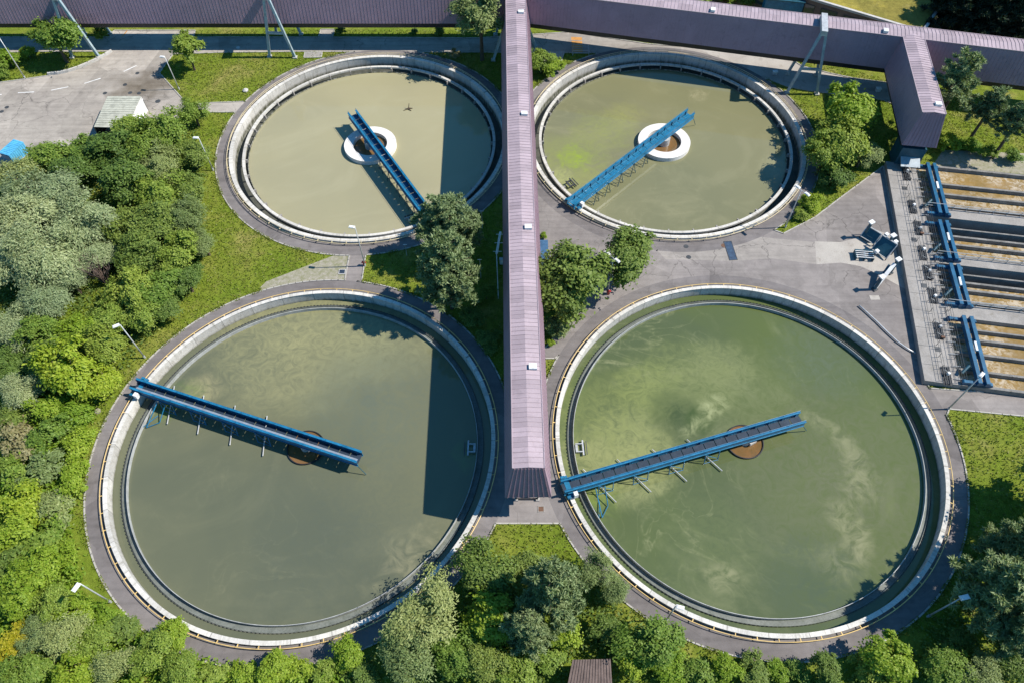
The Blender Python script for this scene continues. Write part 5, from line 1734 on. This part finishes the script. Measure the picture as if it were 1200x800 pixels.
WOOD = 'trees of the wood beside the tanks'
HEDGE = 'bushes of the thicket below the wood'
SOUTH = 'trees below the hipped gallery end'
VEG = [
    # the wood: silvery willows
    (62, 232, 36, 'willow', 'big silvery willow in the middle of the wood, highest up of the willows', WOOD),
    (28, 268, 38, 'willow', 'silvery willow at the picture edge, level with the pale olive tank bottom', WOOD),
    (98, 262, 34, 'willow', 'silvery willow touching the dark green crowns of the wood', WOOD),
    (48, 305, 38, 'willow', 'broad silvery willow above the shaded gap in the wood', WOOD),
    (108, 298, 26, 'willow', 'small silvery willow beside the bare twiggy shrub', WOOD),
    (14, 312, 30, 'willow', 'silvery willow cut by the picture edge above the shaded gap', WOOD),
    (56, 350, 28, 'willow', 'dull silvery willow just below the shaded gap in the wood', WOOD),
    (84, 330, 22, 'willow', 'narrow silvery willow between the shaded gap and the bare shrub', WOOD),
    (14, 388, 28, 'willow', 'bluish willow above the dark hollow at the picture edge', WOOD),
    (22, 458, 24, 'willow', 'bluish-grey willow below the dark hollow at the picture edge', WOOD),
    # upper edge of the wood
    (18, 212, 30, 'olive', 'olive-brown tree in front of the light blue container', WOOD),
    (55, 184, 27, 'broad', 'bushy green tree right beside the light blue container', WOOD),
    (98, 178, 26, 'broad', 'green tree at the wood edge below the open asphalt', WOOD),
    (88, 205, 28, 'dark', 'dark tree between the silvery willows and the open asphalt', WOOD),
    (150, 152, 24, 'broad', 'green tree covering the lower corner of the green roofed shed', WOOD),
    (132, 178, 28, 'dark', 'dark green tree one crown below the green roofed shed', WOOD),
    (170, 175, 26, 'broad', 'mid-green tree below the white gable of the shed', WOOD),
    (200, 158, 27, 'broad', 'round green tree at the wood corner nearest the verge', WOOD),
    (222, 178, 22, 'dark', 'dark tree at the wood edge beside the lamp by the pale olive tank', WOOD),
    (226, 131, 17, 'broad', 'small dark tree by the side path joining the pale olive tank', WOOD),
    (190, 195, 26, 'olive', 'greyish tree amid the green crowns behind the lamp', WOOD),
    # middle of the wood, towards the meadow
    (150, 218, 30, 'dark', 'dark crown next to the topmost willow, on its meadow side', WOOD),
    (190, 228, 28, 'broad', 'green crown midway between the willows and the lamp', WOOD),
    (222, 222, 22, 'dark', 'dark crown at the meadow edge below the lamp', WOOD),
    (148, 262, 28, 'dark', 'deep green crown beside the willow that touches the dark trees', WOOD),
    (184, 266, 28, 'dark', 'deep green crown in the centre of the dark group', WOOD),
    (220, 258, 24, 'olive', 'grey-green crown bulging into the meadow', WOOD),
    (238, 284, 19, 'olive', 'pale grey-green tree farthest out in the meadow', WOOD),
    (168, 300, 28, 'dark', 'dark crown below the centre of the dark group', WOOD),
    (206, 300, 27, 'broad', 'leafy green crown just inside the pale tree in the meadow', WOOD),
    (190, 334, 25, 'broad', 'green tree at the meadow edge above the curved path', WOOD),
    (218, 328, 19, 'dark', 'blue-green tree at the meadow edge above the gravel wedge', WOOD),
    (156, 340, 26, 'broad', 'green tree beside the bare twiggy shrub', WOOD),
    (196, 358, 17, 'dark', 'small dark tree closest to the curved path above the lamp', WOOD),
    (165, 372, 20, 'broad', 'green tree directly above the lamp at the wood edge', WOOD),
    (130, 368, 24, 'broad', 'fresh green tree a crown away from the lamp at the wood edge', WOOD),
    # lower wood
    (92, 392, 26, 'lime', 'bright lime tree under the dull willow', WOOD),
    (52, 395, 25, 'broad', 'green tree between the lime tree and the bluish willow', WOOD),
    (120, 408, 24, 'broad', 'green tree between the lime tree and the lamp', WOOD),
    (82, 440, 38, 'lime', 'big bright green tree at the end of the grey-green tank bridge', WOOD),
    (122, 446, 22, 'lime', 'bright tree nearest the blue bridge end', WOOD),
    (48, 425, 24, 'dark', 'dark tree in the hollow beside the big bright tree', WOOD),
    (12, 428, 22, 'dark', 'dark tree at the picture edge above the bluish-grey willow', WOOD),
    # thicket
    (52, 482, 20, 'limebush', 'lime bush under the big bright tree', HEDGE),
    (88, 484, 20, 'limebush', 'lime bush by the grey boulder', HEDGE),
    (22, 520, 26, 'straw_bush', 'straw-coloured bush in the thicket', HEDGE),
    (60, 512, 24, 'lowbush', 'green bush beside the straw-coloured bush', HEDGE),
    (92, 522, 20, 'limebush', 'yellow-green bush on the strip next to the boulder', HEDGE),
    (20, 492, 20, 'darkbush', 'dark bush above the straw-coloured bush', HEDGE),
    (14, 556, 24, 'lowbush', 'green bush at the picture edge below the straw bush', HEDGE),
    (52, 552, 24, 'olivebush', 'grey-green bush one below the straw bush', HEDGE),
    (86, 556, 20, 'limebush', 'lime bush at the widest point of the grey-green tank', HEDGE),
    (30, 590, 26, 'limebush', 'broad yellow-green bush in the thicket centre', HEDGE),
    (68, 592, 22, 'olivebush', 'dull bush next to the broad yellow-green bush', HEDGE),
    (16, 626, 24, 'lime', 'lime tree rising over the thicket at the picture edge', HEDGE),
    (48, 634, 24, 'lowbush', 'dark-gapped green bush below the thicket centre', HEDGE),
    (14, 668, 24, 'darkbush', 'dark bush under the lime tree at the picture edge', HEDGE),
    (48, 672, 26, 'lime', 'leafy yellow-green tree across the grass from the lamp', HEDGE),
    (78, 650, 16, 'limebush', 'small lime bush on the grass above the lamp', HEDGE),
    (24, 704, 24, 'lime', 'yellow-green tree above the yellow bush', HEDGE),
    (62, 706, 22, 'broad', 'mid-green bushy tree left of the lamp foot', HEDGE),
    (92, 722, 20, 'lime', 'lime bushy tree directly below the lamp head', HEDGE),
    (16, 752, 22, 'yellow', 'golden yellow bush near the picture corner', HEDGE),
    (48, 742, 20, 'olive', 'grey tree beside the golden bush', HEDGE),
    (72, 752, 26, 'olive', 'dusty olive tree two crowns from the golden bush', HEDGE),
    (36, 786, 24, 'broad', 'green tree at the lower picture edge below the golden bush', HEDGE),
    (112, 748, 22, 'broad', 'green tree between the dusty olive tree and the path', HEDGE),
    (126, 722, 16, 'limebush', 'lime bush hugging the path by the lamp foot', HEDGE),
    (140, 738, 20, 'darkbush', 'dark bush on the path bend below the lamp', HEDGE),
    (100, 786, 24, 'lime', 'lime tree at the lower edge below the dusty olive tree', HEDGE),
    (136, 776, 24, 'olive', 'olive-green tree at the lower edge before the dark gap', HEDGE),
    (176, 770, 24, 'broad', 'green tree standing against the path at the lower edge', HEDGE),
    (200, 748, 20, 'lime', 'bright tree overlapping the kerb of the grey-green tank path', HEDGE),
    (210, 785, 22, 'broad', 'green tree below the bright kerb tree', HEDGE),
    (246, 790, 20, 'lowbush', 'green bush along the lower edge next to the bright kerb tree', HEDGE),
    (282, 792, 18, 'limebush', 'lime bush along the lower edge at the tank bottom', HEDGE),
    (316, 784, 20, 'lime', 'yellow-green tree at the bottom of the grey-green tank', HEDGE),
    (350, 784, 18, 'limebush', 'lime bush next to the yellow-green tree at the tank bottom', HEDGE),
    (378, 790, 17, 'lowbush', 'green bush in the tree shade at the tank bottom', HEDGE),
    (406, 766, 18, 'lime', 'lime tree reaching over the shaded path', HEDGE),
    (420, 790, 20, 'darkbush', 'dark bush in front of the big pale olive tree', HEDGE),
    # trees below the hipped gallery end
    (492, 722, 40, 'olive', 'big pale olive tree overhanging the rim of the grey-green tank', SOUTH),
    (484, 772, 36, 'olive', 'pale olive tree at the lower edge under the big overhanging one', SOUTH),
    (566, 672, 30, 'dark', 'dark green tree touching the grass triangle', SOUTH),
    (572, 722, 32, 'lime', 'bright tree with visible branches among dark crowns', SOUTH),
    (536, 768, 26, 'broad', 'green tree between the pale olive trees and the bright one', SOUTH),
    (596, 700, 20, 'dark', 'small dark tree under the grass triangle', SOUTH),
    (618, 662, 20, 'dark', 'blackish-green tree intruding on the grass triangle', SOUTH),
    (648, 692, 42, 'pine', 'big grey-green pine in the middle of the lower trees', SOUTH),
    (696, 672, 24, 'olive', 'brownish olive tree leaning over the green tank rim', SOUTH),
    (722, 694, 20, 'olive', 'olive tree nearest the yellow rail of the green tank', SOUTH),
    (618, 738, 32, 'pine', 'grey pine below the big pine', SOUTH),
    (660, 742, 20, 'lime', 'lime tree right above the brown shed', SOUTH),
    (606, 785, 28, 'broad', 'leafy green tree beside the brown shed at the lower edge', SOUTH),
    (638, 774, 18, 'lowbush', 'green bush at the brown shed wall', SOUTH),
    (568, 780, 26, 'dark', 'dark tree at the lower edge between the bright tree and shed tree', SOUTH),
    (762, 750, 32, 'broad', 'rich green round tree beside the path, below the short lamp', SOUTH),
    (736, 772, 20, 'lime', 'lime tree between the brown shed and the rich green tree', SOUTH),
    (788, 782, 20, 'limebush', 'lime bush below the rich green tree', SOUTH),
    (712, 738, 18, 'darkbush', 'dark bush in the shade of the pines near the shed', SOUTH),
    (820, 790, 18, 'lowbush', 'green bush at the lower edge, a little beyond the rich green tree', SOUTH),
    (852, 786, 18, 'limebush', 'lime bush at the lower edge under the green tank', SOUTH),
    (884, 790, 18, 'darkbush', 'dark bush at the lower edge under the green tank', SOUTH),
    (912, 786, 16, 'limebush', 'small lime bush next to the dark bush under the green tank', SOUTH),
    (968, 786, 22, 'dark', 'glossy dark tree at the lower edge under the green tank', SOUTH),
    (938, 792, 16, 'lowbush', 'green bush beside the glossy dark tree', SOUTH),
    (1012, 780, 18, 'lowbush', 'green bush by the white box at the path edge', SOUTH),
    (1050, 776, 26, 'lime', 'fresh green tree between the white box and the big pine', SOUTH),
    (1112, 786, 24, 'broad', 'green tree at the lower edge below the big pine', SOUTH),
    (1152, 790, 24, 'olive', 'olive tree at the lower edge below the big pine', SOUTH),
    (1190, 770, 24, 'dark', 'dark tree at the picture corner under the pines', SOUTH),
    # big pines on the other side
    (1182, 688, 46, 'pine', 'big tall pine overhanging the rim of the green tank', None),
    (1192, 640, 34, 'pine', 'pine at the picture edge above the big tall pine', None),
    (1196, 736, 34, 'pine', 'pine at the picture edge below the big tall pine', None),
    (1126, 752, 16, 'darkbush', 'dark bush in the shade of the big tall pine', None),
    # centre
    (523, 258, 34, 'pine', 'tall pine hiding the bridge end of the pale olive tank', None),
    (524, 314, 41, 'pine', 'bushy pine in front of the taller pine beside the long gallery', None),
    (556, 372, 15, 'darkbush', 'dark bush in the gallery shade below the bushy pine', None),
    (574, 398, 14, 'darkbush', 'dark bush in the gallery shade nearest the grey-green tank path', None),
    (570, 345, 13, 'lowbush', 'green bush in the gallery shade beside the pale pipe manifold', None),
    (666, 338, 40, 'dark', 'big dark round tree nearest the long gallery', None),
    (736, 302, 34, 'dark', 'dark round tree nearest the algae patch tank', None),
    (702, 318, 18, 'olive', 'small olive tree between the two dark round trees', None),
    (652, 384, 16, 'olivebush', 'bluish bush at the tip of the planted island by the gallery', None),
    (646, 402, 6, 'limebush', 'tiny yellow-green bush at the island tip by the gallery', None),
    (637, 277, 5, 'limebush', 'yellow tuft at the gallery wall beside the blue bin', None),
    (563, 24, 25, 'tall', 'slender silvery tree in front of the gallery junction', None),
    (634, 68, 17, 'broad', 'green bush at the foot of the junction trestle', None),
    (648, 78, 13, 'limebush', 'lime bush at the rim path of the algae patch tank', None),
    (533, 64, 7, 'straw_bush', 'small yellow bush at the shaded road beside the slender tree', None),
    # NE island and stub gallery
    (1003, 128, 30, 'lime', 'bright green tree beside the stub gallery', None),
    (985, 165, 30, 'broad', 'green tree below the bright tree beside the stub gallery', None),
    (1012, 180, 18, 'olive', 'grey-green tree close to the blue shaft', None),
    (965, 185, 22, 'broad', 'green tree on the planted island facing the tank rim', None),
    (975, 208, 17, 'darkbush', 'dark bush in the middle of the planted island', None),
    (952, 240, 13, 'limebush', 'lime bush beside the double-headed lamp on the island', None),
    (938, 252, 9, 'lowbush', 'green bush at the tip of the island beside the lamp', None),
    (1122, 98, 27, 'slimpine', 'pine touching the stub gallery wall', None),
    (1160, 126, 21, 'slimpine', 'slim pine with bare leaning trunk beyond the stub gallery', None),
    (1190, 146, 20, 'slimpine', 'slim pine at the picture edge beyond the stub gallery', None),
    (1112, 168, 13, 'limebush', 'yellow-green bush at the foot of the stub gallery end', None),
    (1136, 170, 12, 'limebush', 'yellow-green bush beneath the slim pine', None),
    (1160, 178, 11, 'lowbush', 'green bush between the two slim pines', None),
    (1188, 184, 10, 'lowbush', 'green bush at the picture edge above the long basins', None),
    # behind the galleries
    (822, -4, 13, 'broad', 'green tree peeping over the dark gallery near the junction', None),
    (850, -3, 14, 'lime', 'light green tree peeping over the dark gallery', None),
    (880, -2, 14, 'broad', 'green tree peeping over the dark gallery by the blue box building', None),
    (1122, 8, 24, 'spruce', 'blackish conifer at the corner of the meadow roof', None),
    (1158, 16, 26, 'spruce', 'blackish conifer in the shaded trees behind the gallery', None),
    (1192, 22, 26, 'spruce', 'blackish conifer at the picture corner behind the gallery', None),
    (1140, -14, 26, 'spruce', 'blackish conifer at the upper edge beside the meadow roof', None),
    (1178, -10, 26, 'spruce', 'blackish conifer at the upper edge near the picture corner', None),
    # north-west
    (62, 44, 28, 'broad', 'bushy tree on the verge in front of the road bend trestle', None),
    (32, 62, 11, 'limebush', 'lime bush at the foot of the bushy verge tree', None),
    (8, 70, 15, 'limebush', 'lime bush at the picture edge by the street lamp', None),
    (2, 84, 10, 'lowbush', 'green bush at the picture edge below the lime bush', None),
    (219, 60, 16, 'upright', 'small round tree standing alone on the meadow verge', None),
    (118, 40, 9, 'lowbush', 'small bush across the shaded road behind the trestle leg', None),
    (398, 38, 6, 'darkbush', 'low dark bush on the strip behind the shaded road, next to the paved gap', None),
    (486, 36, 5, 'darkbush', 'low dark bush halfway along the strip behind the shaded road', None),
    (516, 37, 6, 'darkbush', 'low dark bush near the slender tree on the strip behind the road', None),
    (1236, 570, 40, 'dark', 'dark tree at the picture edge whose shadow falls on the grass corner', None),
    (1240, 622, 40, 'dark', 'dark tree at the picture edge behind the upper pine, shading the lower grass', None),
]
for e in VEG:
    plant(e[0], e[1], e[2], e[3], e[4], group=e[5])

# bare twiggy shrub in the wood
x, y = G(118, 322, 2.5)
t = empty('bare_shrub', (x, y, 0), 'bare pinkish twiggy shrub among the green crowns of the wood', 'shrub')
m = MB()
g = random.Random(5)
for i in range(34):
    a = g.uniform(0, 6.28)
    e_ = Vector((math.cos(a) * g.uniform(.8, 2.6), math.sin(a) * g.uniform(.8, 2.6), g.uniform(3.6, 6.4)))
    b_ = e_ * 0.45 + Vector((0, 0, 0.8))
    m.tube([(0, 0, 0.1), b_, e_], [0.09, 0.05, 0.015], 4)
    for k in range(4):
        q = b_.lerp(e_, 0.3 + 0.17 * k)
        m.tube([q, q + Vector((g.uniform(-.7, .7), g.uniform(-.7, .7), g.uniform(.2, .8)))], [0.03, 0.01], 3)
m.build('twigs', MT['twig'], t)

# undergrowth below the wood and the thicket: one mass nobody could count
def scatter(poly_list, n, seed):
    g = np.random.default_rng(seed)
    out = []
    P_ = [poly_px(p) for p in poly_list]
    for q in P_:
        xs, ys = [a for a, _ in q], [b for _, b in q]
        ar = abs(sum(q[i][0] * q[(i + 1) % len(q)][1] - q[(i + 1) % len(q)][0] * q[i][1] for i in range(len(q)))) / 2
        k = int(n * ar)
        c = 0
        while c < k:
            x, y = g.uniform(min(xs), max(xs)), g.uniform(min(ys), max(ys))
            if inside(q, x, y):
                c += 1
                if classify(x, y) == 'meadow':
                    out.append((x, y))
    return np.array(out)
wood_polys = {
    'wood': [[(-40, 215), (30, 195), (110, 180), (185, 140), (228, 138), (236, 215), (246, 285), (222, 345), (185, 385), (140, 440), (112, 470), (-60, 470)],
             [(470, 735), (520, 690), (560, 650), (610, 660), (690, 660), (730, 720), (800, 770), (900, 792), (1000, 788), (1060, 765), (1110, 715), (1135, 640), (1300, 600), (1300, 840), (420, 840), (420, 775)]],
    'thicket': [[(-60, 470), (112, 470), (98, 540), (84, 620), (96, 690), (140, 735), (220, 772), (330, 788), (420, 778), (420, 840), (-60, 840)]],
}
g = np.random.default_rng(9)
def undergrowth(polys, dens, hgt, mat, label, k=9):
    pts = scatter(polys, dens, 3)
    base = np.repeat(pts, k, axis=0)
    hh = hgt * (0.35 + 0.9 * np.abs(np.sin(base[:, 0] * 0.9) * np.cos(base[:, 1] * 0.7)))
    C = np.c_[base + g.normal(size=base.shape) * 0.4, np.abs(g.normal(size=len(base))) * hh + 0.1]
    v = leaves(C, g.normal(size=C.shape) * 0.5 + np.array([0, 0, 0.8]), g.normal(size=C.shape), 0.12 + 0.16 * g.random(len(C)), 0.07 + 0.09 * g.random(len(C)))
    o = bpy.data.objects.new('undergrowth', quads_mesh('undergrowth', v, mat))
    COL.objects.link(o)
    tag(o, label, 'undergrowth', kind='stuff')
undergrowth(wood_polys['wood'], 2.0, 0.5, LEAF['dark'], 'low dark leafy undergrowth beneath the wood and the trees')
undergrowth(wood_polys['thicket'], 4.0, 1.1, LEAF['lime'], 'tangled yellow-green undergrowth filling the thicket by the grey-green tank', 12)

# rough grass on the meadow near the camera and on the verges
tri, ar = [], []
for V, f in MEADOW:
    q = [(V[i].x, V[i].y) for i in f]
    cx_, cy_ = sum(a for a, _ in q) / 3, sum(b for _, b in q) / 3
    if abs(cx_) > 130 or not (-5 < cy_ < 160):
        continue
    tri.append(q)
    ar.append(abs((q[1][0] - q[0][0]) * (q[2][1] - q[0][1]) - (q[2][0] - q[0][0]) * (q[1][1] - q[0][1])) / 2)
tri, ar = np.array(tri), np.array(ar)
N = 90000
idx = g.choice(len(tri), size=N, p=ar / ar.sum())
u_, v_ = g.random(N), g.random(N)
fl = u_ + v_ > 1
u_[fl], v_[fl] = 1 - u_[fl], 1 - v_[fl]
q = tri[idx]
pt = q[:, 0] + (q[:, 1] - q[:, 0]) * u_[:, None] + (q[:, 2] - q[:, 0]) * v_[:, None]
# ragged fringe creeping over the kerbs of the ring paths
fr = []
for key, (c, R) in TANKS.items():
    a_ = g.random(9000) * 2 * math.pi
    keep = np.sin(a_ * 23 + 1) + np.sin(a_ * 57 + 2) * 0.8 + g.normal(size=len(a_)) * 0.5 > 0.3
    a_ = a_[keep]
    rr = R + PATH_W + 0.02 + np.abs(g.normal(size=len(a_))) * 0.28 - 0.16
    for aa, q_ in zip(a_, rr):
        x, y = c[0] + q_ * math.cos(aa), c[1] + q_ * math.sin(aa)
        if classify(c[0] + (R + PATH_W + 0.3) * math.cos(aa), c[1] + (R + PATH_W + 0.3) * math.sin(aa)) == 'meadow':
            fr.append((x, y))
pt = np.vstack([pt, np.array(fr)])
N = len(pt)
C = np.c_[pt, np.full(N, 0.10)]
al = g.normal(size=(N, 3)) * 0.45 + np.array([0, 0, 0.7])
v = leaves(C, g.normal(size=(N, 3)) + np.array([0, 0, 0.6]), al, 0.10 + 0.12 * g.random(N), 0.035 + 0.06 * g.random(N))
gm = leaf_mat('grass_blade', (0.118, 0.168, 0.015), (0.155, 0.195, 0.022), (0.25, 0.235, 0.065), 0.2)
o = bpy.data.objects.new('grass', quads_mesh('grass', v, gm))
COL.objects.link(o)
tag(o, 'rough grass of the meadow', 'grass', kind='stuff')
